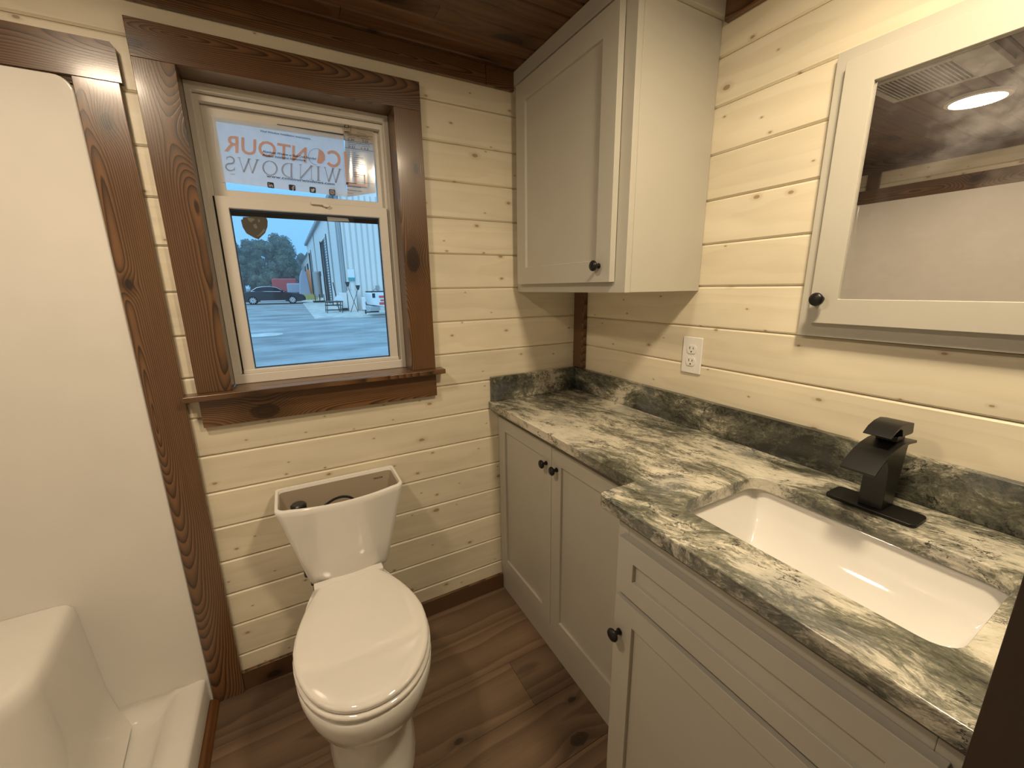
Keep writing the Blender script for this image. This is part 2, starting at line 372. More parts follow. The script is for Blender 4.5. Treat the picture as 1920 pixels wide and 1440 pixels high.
# right wall
wr = NB(); box(wr, PT, 0.13, YF-0.1, 0.135, -0.1, ZC+0.1)
wall_right = build('wall_right', wr, BACKING); tag(wall_right, 'whitewashed tongue and groove wall behind the vanity', 'wall', kind='structure')
for a, b_ in wall_rows():
    board('plank', 0.0, PT, YF, 0.0, max(a-0.004, 0)+0.0006, b_-0.0046, 'y', 'z', PINE, wall_right, groove=0.0048, flip=-1)
# left wall
wl = NB(); box(wl, XL-0.13, XL-PT, YF-0.1, 0.135, -0.1, ZC+0.1)
wall_left = build('wall_left', wl, BACKING); tag(wall_left, 'whitewashed tongue and groove wall above the shower stall', 'wall', kind='structure')
for a, b_ in wall_rows():
    if b_ > 1.7: board('plank', XL-PT, XL, YF, 0.0, a+0.0006, b_-0.0006, 'y', 'z', PINE, wall_left, groove=0.0048, flip=1)
wf = NB(); box(wf, XL-0.13, 0.13, YF-0.12, YF-PT, -0.1, ZC+0.1)
wall_front = build('wall_front', wf, BACKING); tag(wall_front, 'whitewashed tongue and groove wall across from the window', 'wall', kind='structure')
for a, b_ in wall_rows():
    board('plank', XL, 0.0, YF-PT, YF, a+0.0006, b_-0.0006, 'x', 'z', PINE, wall_front, groove=0.0048, flip=-1)
# crown boards
def trim(name, lab, *args, **kw):
    o = board(name, *args, **kw); tag(o, lab, 'trim', kind='structure'); return o
trim('trim_1', 'dark ceiling trim board above the window, longer piece', -2.31, -0.42, -0.015, 0, 2.004, ZC, 'x', 'z', STAIN)
trim('trim_2', 'dark ceiling trim board above the window, short piece by the wall cabinet', -0.418, -0.31, -0.013, 0, 2.004, ZC, 'x', 'z', STAIN)
trim('trim_3', 'dark ceiling trim board above the mirror on the right wall', -0.015, 0, YF, -0.612, 1.999, ZC, 'y', 'z', STAIN)
trim('trim_4', 'dark ceiling trim board above the shower stall', XL, XL+0.015, YF, -0.015, 2.0, ZC, 'y', 'z', STAIN)
# shower surround trims
t5 = NB(); prism(t5, [(-0.464, -0.0415), (0.464, -0.0415), (0.464, 0.030), (0.456, 0.0415), (-0.464, 0.0415)], -0.0095, 0.0095, 2)
me5 = mesh(t5, STAIN); o5 = put('trim_5', me5, None, Matrix(((1, 0, 0, -1.851), (0, 0, -1, -0.0095), (0, 1, 0, 1.8615), (0, 0, 0, 1))))
tag(o5, 'dark horizontal trim board over the shower end panel', 'trim', kind='structure')
trim('trim_6', 'dark vertical trim board between shower panel and window', -1.476, -1.392, -0.019, 0, 0.0, 1.819, 'z', 'x', STAIN)
trim('trim_7', 'dark horizontal trim board along the top of the long shower wall', XL, XL+0.019, YF, -0.02, 1.82, 1.903, 'y', 'z', STAIN)
trim('trim_8', 'short dark upright between shower trim and ceiling trim in the corner', XL, XL+0.017, -0.118, -0.054, 1.903, 2.0, 'z', 'y', STAIN)
trim('trim_9', 'dark upright corner strip between wall cabinet and counter', -0.018, 0.0, -0.070, -0.002, 0.988, 1.313, 'z', 'y', STAIN)
trim('trim_10', 'dark wooden end board beside the sink counter', -0.64, 0.0, -1.42, -1.390, 0.0, 2.0, 'z', 'x', DARKPINE)
trim('baseboard_back', 'dark low baseboard behind the toilet', -1.392, -0.394, -0.013, 0, 0.0, 0.072, 'x', 'z', STAIN)
qr = NB(); prism(qr, [(-0.012, 0.0), (0.012, 0.0), (0.010, -0.010), (0.002, -0.020), (-0.012, -0.024)], -1.04, 1.04, 0)
qo = put('trim_11', mesh(qr, TRIMFLOOR), None, Matrix(((0, 1, 0, -1.4745), (1, 0, 0, -1.06), (0, 0, -1, 0.0), (0, 0, 0, 1))))
tag(qo, 'brown quarter round strip along the foot of the shower curb', 'trim', kind='structure')

# ------------------------------------------------------------------ window
win = thing('window_1', (-1.01, 0, 1.048), 'white vinyl single hung window in a dark stained wooden casing', 'window', kind='structure')
HX0, HX1 = -1.362, -0.655
board('head_casing', HX0, HX1, -0.019, 0, 1.8825, 1.965, 'x', 'z', STAIN, win)
board('side_casing', HX0, WX0, -0.019, 0, 1.0485, 1.8825, 'z', 'x', STAIN, win)
board('side_casing', WX1, HX1, -0.019, 0, 1.0485, 1.8825, 'z', 'x', STAIN, win)
board('stool', -1.392, -0.628, -0.052, 0.0, 1.031, 1.048, 'x', 'y', STAIN, win, bevel=0.003)
board('stool_inner', WX0, WX1, 0.0, 0.072, 1.031, 1.048, 'x', 'y', STAIN, win, bevel=0.0005)
board('apron', HX0, HX1, -0.019, 0, 0.945, 1.031, 'x', 'z', STAIN, win)
board('jamb', WX0-0.012, WX0-0.0005, -0.0005, 0.074, 1.048, WZ1, 'z', 'y', STAIN, win, bevel=0.0005)
board('jamb', WX1+0.0005, WX1+0.012, -0.0005, 0.074, 1.048, WZ1, 'z', 'y', STAIN, win, bevel=0.0005)
board('head_jamb', WX0-0.012, WX1+0.012, -0.0005, 0.074, WZ1+0.0005, WZ1+0.012, 'x', 'y', STAIN, win, bevel=0.0005)
def ring(bm, x0, x1, z0, z1, wl_, wr_, wt, wb_, y0, y1):
    return frame_ring(bm, x0, x1, z0, z1, wl_, wr_, wt, max(wb_, 0.0005), y0, y1, 1)
bm = ring(NB(), WX0-0.0004, WX1+0.0004, WZ0, WZ1+0.0004, 0.0155, 0.0155, 0.022, 0.030, 0.062, 0.135)
frame = build('frame', bm, VINYL, win, bevel=0.002)
bm = ring(NB(), WX0+0.015, WX1-0.015, WZ0+0.030, WZ1-0.023, 0.011, 0.010, 0.016, 0.0, 0.080, 0.132)
build('frame_stop', bm, VINYL, frame, bevel=0.0015)
bm = ring(NB(), -1.2500, -0.7660, 1.080, 1.600, 0.0305, 0.0265, 0.0315, 0.010, 0.070, 0.098)
lo_sash = build('lower_sash', bm, VINYL, win, bevel=0.0015)
bm = NB(); box(bm, -1.2505, -0.7655, 0.066, 0.071, 1.078, 1.0895); build('lift_rail', bm, VINYL, lo_sash, bevel=0.002)
bm = NB(); box(bm, -1.222, -0.790, 0.086, 0.090, 1.088, 1.571); build('pane', bm, GLASS, lo_sash)
bm = ring(NB(), -1.2205, -0.7915, 1.0895, 1.570, 0.0035, 0.0035, 0.004, 0.0035, 0.0905, 0.0975); build('gasket', bm, BLACKP, lo_sash)
bm = NB(); box(bm, -1.0, -0.955, 0.061, 0.070, 1.594, 1.6015); prism(bm, [(-0.972, 1.6015), (-0.945, 1.594), (-0.952, 1.588), (-0.965, 1.590)], 0.060, 0.0695, 1)
build('sash_latch', bm, VINYL, lo_sash, bevel=0.0008)
bm = ring(NB(), -1.2510, -0.7665, 1.576, 1.842, 0.030, 0.0185, 0.032, 0.048, 0.104, 0.128)
tg = NB(); box(tg, -1.2548, -1.2505, 0.0790, 0.0797, 1.0785, 1.600); box(tg, -0.7655, -0.7622, 0.0790, 0.0797, 1.0785, 1.600); build('track_gap', tg, BLACKP, win)
up_sash = build('upper_sash', bm, VINYL, win, bevel=0.0015)
bm = NB(); box(bm, -1.229, -0.784, 0.114, 0.118, 1.622, 1.826); build('pane', bm, GLASS, up_sash)
bm = NB(); box(bm, -1.252, -0.764, 0.1285, 0.134, 1.556, 1.577); build('rail_shade_bar', bm, BLACKP, up_sash)  # black bar puts the shade under the upper sash rail into colour

# ---- prints on the film: text from the photo's pixel corners laid on the film's own plane
FY = 0.0995
def zp8(p): return (400+p[0]*0.13542, 220+p[1]*0.13542)
def zp7(p): return (620+p[0]/9.0, 220+p[1]/9.0)
def on(p, zf, y): q = hit(*zf(p), 1, y); return Vector((q.x, y, q.z))
def text_mesh(s, mat):
    cu = bpy.data.curves.new('t', 'FONT'); cu.body = s; cu.resolution_u = 3; cu.offset = 0.012
    ob = bpy.data.objects.new('t', cu); COL.objects.link(ob)
    bpy.context.view_layer.update()
    me = bpy.data.meshes.new_from_object(ob.evaluated_get(bpy.context.evaluated_depsgraph_get()))
    bpy.data.objects.remove(ob); me.materials.clear(); me.materials.append(mat); return me
def lay(me, bl, br, tl, zf, y, mirror=False):
    xs = [v.co.x for v in me.vertices]; ys = [v.co.y for v in me.vertices]
    x0, x1, y0, y1 = min(xs), max(xs), min(ys), max(ys)
    A, B, C = on(bl, zf, y), on(br, zf, y), on(tl, zf, y)
    for v in me.vertices:
        u = (v.co.x-x0)/(x1-x0); t = (v.co.y-y0)/(y1-y0)
        if mirror: u = 1-u
        v.co = A + (B-A)*u + (C-A)*t
    me.update(); return me
def text(name, s, bl, br, tl, zf, y, mat, parent, mirror=False):
    return put(name, lay(text_mesh(s, mat), bl, br, tl, zf, y, mirror), parent)
def poly(bm, pts, zf, y):
    bm.faces.new([bm.verts.new(on(p, zf, y)) for p in pts])
def stroke(bm, pts, wd, zf, y, closed=False):
    n = len(pts); L, Rr = [], []
    for i, p in enumerate(pts):
        if closed: a, b_ = pts[i-1], pts[(i+1) % n]
        else: a, b_ = pts[max(i-1, 0)], pts[min(i+1, n-1)]
        dx, dy = b_[0]-a[0], b_[1]-a[1]; l = math.hypot(dx, dy) or 1
        ww = (wd[i] if isinstance(wd, (list, tuple)) else wd)/2
        L.append((p[0]-dy/l*ww, p[1]+dx/l*ww)); Rr.append((p[0]+dy/l*ww, p[1]-dx/l*ww))
    for i in range(n if closed else n-1):
        j = (i+1) % n; poly(bm, [L[i], L[j], Rr[j], Rr[i]], zf, y)
def arc(cx, cy, rx, ry, a0, a1, n=20, sk=0.145):
    P = []
    for k in range(n+1):
        a = math.radians(a0+(a1-a0)*k/n); x = rx*math.cos(a); P.append((cx+x, cy-ry*math.sin(a)+x*sk))
    return P
def sheet(name, corners, zf, y, mat, nx=16, nz=10, amp=0.0022, parent=None):
    bm = NB(); TL, TR, BR, BL = [on(c, zf, y) for c in corners]; g = []
    for j in range(nz+1):
        row = []
        for i in range(nx+1):
            u, t = i/nx, j/nz
            p = (TL*(1-u)+TR*u)*(1-t) + (BL*(1-u)+BR*u)*t
            e = max(0, 1-u*6)
            p.y += amp*math.sin(u*9+t*3)*0.5 - e*e*0.006*(1.1-t) + 0.001
            if i == 0: p.x += 0.002*math.sin(t*9)
            row.append(bm.verts.new(p))
        g.append(row)
    for j in range(nz):
        for i in range(nx): bm.faces.new((g[j][i], g[j][i+1], g[j+1][i+1], g[j+1][i]))
    return build(name, bm, mat, parent, smooth=True, angle=60)
film = sheet('window_film', [(-30, -30), (1802, 228), (1852, 1104), (108, 892)], zp8, FY, FILM)
tag(film, 'white printed plastic film hanging over the upper window pane', 'film')
fy = FY-0.0016
Y2 = FY-0.0030
bm = NB(); poly(bm, [(880, 92), (1802, 231), (1802, 249), (880, 102)], zp8, fy); build('navy_stripe', bm, BLUEINK, film)
text('printed_line', 'Vinyl Window Installation Instructions.', (645, 205), (1350, 318), (648, 172), zp8, Y2, INK, film)
text('printed_line', 'Aluminum Window or Seal-Craft Branded', (680, 484), (1418, 588), (684, 452), zp8, Y2, INK, film)
text('printed_line', 'Product Installation Instructions.', (686, 538), (1280, 612), (689, 505), zp8, Y2, INK, film)
text('web_address', 'www.contourwindows.com', (735, 828), (1678, 942), (735, 790), zp8, Y2, INK, film)
text('orange_lettering', 'NTOUR', (150, 470), (1288, 634), (150, 232), zp8, fy, ORANGE, film, mirror=True)
bm = NB(); stroke(bm, arc(1655, 575, 88, 98, 142, -140, 28), 40, zp8, fy); build('orange_lettering', bm, ORANGE, film)
bm = NB(); poly(bm, [(1462, 440), (1500, 455), (1530, 490), (1548, 540), (1545, 590), (1500, 640), (1436, 634), (1448, 540)], zp8, fy); build('orange_logo_wedge', bm, ORANGE, film)
bm = NB(); stroke(bm, arc(1430, 545, 112, 112, 70, 268, 26, 0.05), 7, zp8, fy); build('grey_logo_arc', bm, GREYINK, film)
# mirrored serif word, letter by letter (local letter box 0..1, slanted baseline)
def letter(bm, x0, x1, strokes):
    def mp(p):
        xx = x1-(x1-x0)*p[0]; by = 728+(xx-150)*0.1136; return (xx, by-196*p[1])
    for pts, wd in strokes: stroke(bm, [mp(p) for p in pts], wd, zp8, fy)
sf = lambda x, z, h=0.1: ([(x-h, z), (x+h, z)], 7)
Wl = [([(0.08, 1), (0.32, 0)], 24), ([(0.32, 0), (0.52, 0.95)], 8), ([(0.46, 1), (0.72, 0)], 24), ([(0.72, 0), (0.94, 1)], 8), sf(0.08, 0.99), sf(0.46, 0.99, 0.08), sf(0.94, 0.99, 0.07)]
Nl = [([(0.15, 0), (0.15, 1)], 8), ([(0.12, 1), (0.88, 0)], 24), ([(0.88, 0), (0.88, 1)], 8), sf(0.12, 0.99, 0.12), sf(0.15, 0.01, 0.12), sf(0.88, 0.99, 0.12)]
Il = [([(0.5, 0), (0.5, 1)], 24), sf(0.5, 0.99, 0.5), sf(0.5, 0.01, 0.5)]
ell = lambda a0, a1, cx=0.5, cy=0.5, rx=0.46, ry=0.49, n=24: [(cx+rx*math.cos(math.radians(a0+(a1-a0)*k/n)), cy+ry*math.sin(math.radians(a0+(a1-a0)*k/n))) for k in range(n+1)]
Ol = [(ell(0, 360), [8+16*abs(math.cos(math.radians(360*k/24))) for k in range(25)])]
Dl = [([(0.2, 0), (0.2, 1)], 24), (ell(90, -90, 0.35, 0.5, 0.6, 0.49), [8+16*abs(math.sin(math.radians(180*k/24))) for k in range(25)]), ([(0.08, 0.99), (0.36, 0.99)], 7), ([(0.08, 0.01), (0.36, 0.01)], 7)]
Sl = [(ell(30, 250, 0.5, 0.74, 0.36, 0.245)+ell(85, -160, 0.5, 0.25, 0.40, 0.245), [10+13*abs(math.sin(k/50*math.pi)) for k in range(50)]), ([(0.82, 0.98), (0.82, 0.75)], 7), ([(0.1, 0.02), (0.1, 0.28)], 7)]
for L_, a, b_ in ((Wl, 1530, 1772), (Il, 1425, 1482), (Nl, 1180, 1388), (Dl, 945, 1115), (Ol, 680, 888), (Wl, 338, 635), (Sl, 158, 308)):
    bm = NB(); letter(bm, a, b_, L_); build('grey_serif_letter', bm, GREYINK, film)
text('grey_small_lettering', 'INC.', (222, 790), (296, 797), (222, 772), zp8, fy, GREYINK, film, mirror=True)
def icon(c, draw):
    a, b_, cc, d = c; bm = NB()
    P = lambda u, t: ((a[0]*(1-u)+b_[0]*u)*(1-t)+(d[0]*(1-u)+cc[0]*u)*t, (a[1]*(1-u)+b_[1]*u)*(1-t)+(d[1]*(1-u)+cc[1]*u)*t)
    poly(bm, [P(u, t) for u, t in rrect(0.5, 0.5, 0.5, 0.5, 0.16, 4)], zp8, fy); o = build('social_icon', bm, INK, film)
    bm = NB(); draw(bm, P); build('icon_glyph', bm, WHITEINK, o)
IY = Y2
def g_in(bm, P):
    S = lambda pts, wd: stroke(bm, [P(*p) for p in pts], wd, zp8, IY)
    S([(0.25, 0.42), (0.25, 0.82)], 14); S([(0.25, 0.20), (0.25, 0.32)], 14); S([(0.47, 0.42), (0.47, 0.82)], 14)
    S([(0.5, 0.55), (0.58, 0.46), (0.68, 0.46), (0.76, 0.55), (0.77, 0.82)], 14)
def g_f(bm, P):
    S = lambda pts, wd: stroke(bm, [P(*p) for p in pts], wd, zp8, IY)
    S([(0.62, 1.0), (0.62, 0.38), (0.68, 0.25), (0.86, 0.24)], 15); S([(0.42, 0.55), (0.84, 0.55)], 13)
def g_b(bm, P):
    pts = [(0.12, 0.78), (0.32, 0.74), (0.2, 0.6), (0.3, 0.58), (0.17, 0.42), (0.26, 0.42), (0.2, 0.24), (0.45, 0.42), (0.52, 0.26), (0.68, 0.22), (0.78, 0.3), (0.88, 0.27), (0.82, 0.40), (0.78, 0.62), (0.6, 0.82), (0.38, 0.88)]
    poly(bm, [P(*p) for p in pts], zp8, IY)
def g_i(bm, P):
    stroke(bm, [P(*p) for p in rrect(0.5, 0.5, 0.32, 0.32, 0.1, 3)], 8, zp8, IY, True)
    stroke(bm, [P(0.5+0.16*math.cos(a*0.45), 0.5+0.16*math.sin(a*0.45)) for a in range(14)], 8, zp8, IY, True)
icon([(745, 893), (835, 905), (842, 985), (753, 972)], g_in); icon([(1043, 928), (1133, 940), (1138, 1020), (1050, 1008)], g_f)
icon([(1330, 960), (1415, 970), (1419, 1050), (1337, 1040)], g_b); icon([(1602, 993), (1685, 1003), (1689, 1082), (1608, 1072)], g_i)
# the cream rating label
lab = sheet('rating_label', [(215, 95), (715, 195), (762, 1272), (275, 1345)], zp7, FY-0.004, PAPER, 8, 8, 0.0006)
tag(lab, 'cream paper rating label on the right of the upper window pane', 'label')
LY = FY-0.0125
bm = NB()
for a, b_, wd in (((220, 262), (705, 330), 6), ((230, 383), (710, 452), 6), ((245, 510), (718, 575), 7), ((340, 112), (334, 275), 6), ((475, 315), (478, 400), 2), ((482, 445), (486, 530), 2), ((445, 1092), (752, 1128), 3), ((228, 240), (322, 250), 16)):
    stroke(bm, [a, b_], wd, zp7, LY)
stroke(bm, arc(270, 165, 38, 44, 0, 180, 14, 0.1), 14, zp7, LY); stroke(bm, [(228, 165), (312, 178)], 12, zp7, LY)
for k in range(12):                                   # rows of small type too fine to read
    y0 = 585+k*36; stroke(bm, [(300+(k*13) % 40, y0), (355, y0+8)], 4, zp7, LY); stroke(bm, [(380, y0+12), (420+(k*67) % 170, y0+18+(k*67) % 170*0.13)], 6, zp7, LY)
for k, (a, b_) in enumerate((((270, 1100), (440, 1118)), ((275, 1160), (515, 1188)), ((278, 1222), (525, 1252)), ((280, 1275), (390, 1290)))): stroke(bm, [a, b_], 9 if k < 3 else 6, zp7, LY)
for a, b_ in (((440, 160), (510, 168)), ((430, 195), (600, 220)), ((445, 260), (600, 292)), ((295, 340), (410, 345)), ((505, 358), (670, 380)), ((290, 452), (425, 468)), ((525, 485), (665, 500))): stroke(bm, [a, b_], 5, zp7, LY)
build('printed_rules', bm, INK, lab)
text('printed_line', 'ENERGY PERFORMANCE RATINGS', (292, 303), (630, 348), (292, 285), zp7, LY, INK, lab)
text('printed_line', 'ADDITIONAL PERFORMANCE RATINGS', (288, 425), (655, 475), (288, 408), zp7, LY, INK, lab)
text('printed_number', '0.30', (288, 386), (396, 400), (288, 352), zp7, LY, INK, lab); text('printed_number', '0.22', (533, 415), (633, 430), (533, 380), zp7, LY, INK, lab)
text('printed_number', '0.51', (300, 508), (408, 522), (300, 472), zp7, LY, INK, lab); text('printed_number', '\u2264 0.3', (505, 535), (635, 555), (505, 500), zp7, LY, INK, lab)
bm = NB()
for pts in ([(220, 575), (275, 580), (300, 1135), (262, 1135)], [(262, 1098), (620, 1140), (622, 1178), (262, 1136)], [(412, 905), (440, 910), (446, 1120), (418, 1116)], [(578, 940), (612, 945), (620, 1140), (584, 1136)]):
    poly(bm, pts, zp7, LY+0.0008)
build('orange_logo_bars', bm, ORANGE, lab)
# sticker on the lower pane
def zp6(p): return (430+p[0]/6.4, 400+p[1]/6.4)
bm = NB(); prism(bm, [(q.x, q.z) for q in [on(p, zp6, 0.085) for p in [(138, 78), (162, 70), (162, 46), (300, 40), (442, 50), (460, 90), (458, 160), (430, 235), (350, 312), (296, 292), (205, 240), (160, 165)]]], 0.0848, 0.0858, 1)
st = build('shield_sticker', bm, STICK); tag(st, 'dark shield shaped sticker on the lower window pane', 'sticker')
bm = NB()
for pts in ([(215, 55), (285, 58), (305, 75), (265, 110), (235, 95)], [(285, 135), (320, 125), (340, 170), (320, 188), (295, 170)], [(345, 70), (368, 75), (366, 105), (345, 105)], [(330, 265), (350, 262), (420, 180), (428, 210), (375, 265), (335, 280)]):
    poly(bm, pts, zp6, 0.0843)
build('sticker_print', bm, STICK2, st)
bm = NB(); prism(bm, [(q.x, q.z) for q in [on(p, zp6, 0.085) for p in [(1172, 40), (1420, 62), (1440, 98), (1180, 92)]]], 0.0850, 0.0857, 1)
tp = build('clear_tape', bm, TAPE); tag(tp, 'strip of clear tape at the top of the lower window pane', 'tape')

# ------------------------------------------------------------------ shower stall
ss = thing('shower_stall', (-1.9, -0.75, 0), 'white moulded shower stall with a corner seat', 'shower')
SX0, SX1 = -2.30, -1.478; PY = -0.012
prof = [(SX0+0.02, 0.0), (SX1-0.0, 0.0)] + [(SX1-0.035+0.035*math.cos(math.radians(a)), 1.785+0.035*math.sin(math.radians(a))) for a in range(0, 91, 15)] + [(SX0+0.02, 1.82)]
bm = NB(); prism(bm, prof, PY, -0.0005, 1); build('end_panel', bm, FIBER, ss, bevel=0.004, seg=3)
bm = NB()                                               # cove between end panel and long wall, then the long wall
pl = [(SX0+0.07, PY-0.0005)] + [(SX0+0.05-0.05*math.sin(math.radians(a))+0.0, PY-0.05+0.05*math.cos(math.radians(a))) for a in range(0, 91, 10)] + [(SX0, -1.62), (SX0-0.015, -1.62), (SX0-0.015, -0.0005), (SX0+0.07, -0.0005)]
prism(bm, pl, 0.07, 1.819, 2); build('long_panel', bm, FIBER, ss, smooth=True, angle=50)
bm = NB(); box(bm, SX0, SX1, -1.66, -1.62, 0.07, 1.82); build('end_panel', bm, FIBER, ss, bevel=0.004)
# seat: rounded corner block
def seat_loop(z, gx, gy, r):
    P = [(SX0+0.0, PY-0.001), (-1.724+gx, PY-0.001)]
    x1, y1 = -1.712+gx, -0.365-gy
    for k in range(9):
        a = math.radians(0-90*k/8); P.append((x1-r+r*math.cos(a)+0.014*(1-k/8), y1+r+r*math.sin(a)))
    P.append((SX0, y1)); return [(x, y_, z) for x, y_ in P]
bm = NB(); loft(bm, [seat_loop(0.06, 0.05, 0.05, 0.12), seat_loop(0.10, 0.025, 0.025, 0.11), seat_loop(0.20, 0.012, 0.012, 0.10), seat_loop(0.46, 0.0, 0.0, 0.09), seat_loop(0.487, -0.004, -0.004, 0.088), seat_loop(0.499, -0.014, -0.014, 0.08), seat_loop(0.503, -0.032, -0.032, 0.07)], True, True)
build('corner_seat', bm, FIBER, ss, smooth=True, angle=75)
# pan with curb: cross-section along x swept along y
cr = [(-1.487, 0.0), (-1.487, 0.094), (-1.491, 0.102), (-1.50, 0.106), (-1.545, 0.103), (-1.565, 0.096), (-1.585, 0.075), (-1.605, 0.060), (-1.65, 0.052), (-1.80, 0.047), (-2.0, 0.045), (-2.29, 0.047), (-2.29, 0.0)]
bm = NB(); prism(bm, cr, -1.66, -0.0125, 1); build('pan', bm, FIBER, ss, smooth=True, angle=50)
bm = NB()                                               # cove where pan and curb rise into the end panel
loops = []
for (x, zz), rc_ in zip(cr[4:12], (0.004, 0.015, 0.03, 0.045, 0.06, 0.06, 0.06, 0.06)):
    loops.append([(x, PY-0.001, zz+rc_)] + [(x, PY-rc_+rc_*math.cos(math.radians(a)), zz+rc_-rc_*math.sin(math.radians(a))) for a in range(10, 91, 16)] + [(x, PY-rc_-0.001, zz-0.002), (x, PY-0.001, zz-0.002)])
loft(bm, loops); build('pan_cove', bm, FIBER, ss, smooth=True, angle=60)

# ------------------------------------------------------------------ cabinets
def knob(parent, x, y_, z, s=1.0):
    bm = NB(); pr = [(0.0, 0.0075), (0.003, 0.0075), (0.0045, 0.0052), (0.012, 0.0048), (0.015, 0.0085), (0.018, 0.0138), (0.022, 0.0150), (0.0255, 0.0128), (0.0275, 0.007), (0.028, 0.0008)]
    loft(bm, [[(x-t*s, y_+r*s*math.cos(2*math.pi*k/20), z+r*s*math.sin(2*math.pi*k/20)) for k in range(20)] for t, r in pr])
    return build('knob', bm, BLACK, parent, smooth=True, angle=50)
def shaker(name, parent, xf, y0, y1, z0, z1, st_=0.055, th=0.019, rec=0.009, pane=None, rl=None):
    """door facing -x: front at xf; y0 is the far edge"""
    rl = rl or st_; bm = NB(); a, b_ = min(y0, y1), max(y0, y1)
    frame_ring(bm, a, b_, z0, z1, st_, st_, rl, rl, xf, xf+th, 0)
    d = build(name, bm, PAINT, parent, bevel=0.0012)
    bm = NB(); box(bm, xf+rec, xf+th-0.002, a+st_-0.001, b_-st_+0.001, z0+rl-0.001, z1-rl+0.001)
    if pane: build('mirror_pane', bm, pane, d)
    else: build('panel', bm, PAINT, d)
    return d
def slabx(name, parent, x0, x1, y0, y1, z0, z1, mat=PAINT, bevel=0.0012):
    bm = NB(); box(bm, x0, x1, y0, y1, z0, z1); return build(name, bm, mat, parent, bevel=bevel)
# wall cabinet
uc = thing('wall_cabinet', (-0.15, -0.3, 1.314), 'tall greige wall cabinet with one shaker door beside the window', 'cabinet')
slabx('body', uc, -0.2815, -0.001, -0.5965, -0.002, 1.3145, 2.064)
bm = frame_ring(NB(), -0.597, -0.036, 1.314, 2.018, 0.042, 0.024, 0.048, 0.046, -0.302, -0.2825, 0)
build('face_frame', bm, PAINT, uc, bevel=0.0012)
slabx('filler_strip', uc, -0.296, -0.284, -0.0355, -0.001, 1.3145, 2.018)
slabx('top_moulding', uc, -0.311, -0.2825, -0.609, -0.002, 2.0185, 2.064)
slabx('top_moulding', uc, -0.282, -0.001, -0.612, -0.597, 2.012, 2.064)
d = shaker('door', uc, -0.3225, -0.046, -0.557, 1.343, 2.004, 0.060)
knob(d, -0.3225, -0.512, 1.388)
# base cabinet
bc = thing('base_cabinet', (-0.2, -0.4, 0), 'greige two door base cabinet next to the toilet', 'cabinet')
slabx('body', bc, -0.372, -0.001, -0.838, -0.002, 0.0, 0.853)
slabx('kick_board', bc, -0.390, -0.3725, -0.838, -0.002, 0.0, 0.108)
d = shaker('door', bc, -0.395, -0.003, -0.3915, 0.111, 0.817, 0.053); knob(d, -0.395, -0.362, 0.748)
d = shaker('door', bc, -0.395, -0.3935, -0.782, 0.111, 0.817, 0.053); knob(d, -0.395, -0.424, 0.748)
slabx('filler_strip', bc, -0.392, -0.3725, -0.838, -0.784, 0.109, 0.817)
# vanity
vn = thing('sink_vanity', (-0.26, -1.1, 0), 'greige vanity cabinet under the sink with a false drawer and one door', 'cabinet')
VY0, VY1 = -0.841, -1.388
bm = NB(); prism(bm, [(-0.001, 0.0), (-0.43, 0.0), (-0.43, 0.110), (-0.500, 0.110), (-0.500, 0.853), (-0.001, 0.853)], VY0-0.0005, VY0-0.018, 1); build('side_panel', bm, PAINT, vn, bevel=0.001)
bm = NB(); prism(bm, [(-0.001, 0.0), (-0.43, 0.0), (-0.43, 0.110), (-0.500, 0.110), (-0.500, 0.853), (-0.001, 0.853)], VY1+0.018, VY1+0.001, 1); build('side_panel', bm, PAINT, vn, bevel=0.001)
slabx('bottom', vn, -0.50, -0.001, VY1+0.0185, VY0-0.0185, 0.110, 0.128)
slabx('toe_kick', vn, -0.428, -0.41, VY1+0.0185, VY0-0.0185, 0.0, 0.1095)
bm = NB(); box(bm, -0.520, -0.5005, VY0-0.032, VY0-0.001, 0.110, 0.828); box(bm, -0.520, -0.5005, VY1+0.001, VY1+0.032, 0.110, 0.828)
box(bm, -0.520, -0.5005, VY1+0.032, VY0-0.032, 0.800, 0.828); box(bm, -0.520, -0.5005, VY1+0.032, VY0-0.032, 0.66, 0.70); box(bm, -0.520, -0.5005, VY1+0.032, VY0-0.032, 0.110, 0.14)
build('face_frame', bm, PAINT, vn, bevel=0.0012)
slabx('top_rail', vn, -0.494, -0.482, VY1+0.002, VY0-0.008, 0.8285, 0.853)
d = shaker('false_drawer_front', vn, -0.5395, VY0-0.0215, VY1+0.018, 0.676, 0.809, 0.045)
d = shaker('door', vn, -0.5395, VY0-0.0215, VY1+0.018, 0.121, 0.662, 0.052); knob(d, -0.5395, VY0-0.040, 0.575, 1.0)
# ------------------------------------------------------------------ countertop with the sink cut-out
ZT = 0.887
ct = thing('countertop', (-0.25, -0.7, 0.855), 'grey green and cream granite countertop with upstands', 'countertop')
outer = [(-0.4375, -0.002), (-0.001, -0.002), (-0.001, -1.3885), (-0.5515, -1.3885), (-0.5525, -0.822), (-0.548, -0.811), (-0.538, -0.8055), (-0.4440, -0.8055), (-0.4385, -0.80)]
HCX, HCY, HHX, HHY = -0.306, -1.1345, 0.137, 0.2065
hole = rrect(HCX, HCY, HHX, HHY, 0.035, 6)
hole = [(min(x, 9), y_) for x, y_ in hole]
bm = NB()
vo_ = [bm.verts.new((x, y_, ZT)) for x, y_ in outer]; vh = [bm.verts.new((x, y_, ZT)) for x, y_ in hole]
ed = [bm.edges.new((L_[i], L_[(i+1) % len(L_)])) for L_ in (vo_, vh) for i in range(len(L_))]
r_ = bmesh.ops.triangle_fill(bm, edges=ed, use_beauty=True, use_dissolve=False)
fs = [f for f in bm.faces]
ex = bmesh.ops.extrude_face_region(bm, geom=fs)
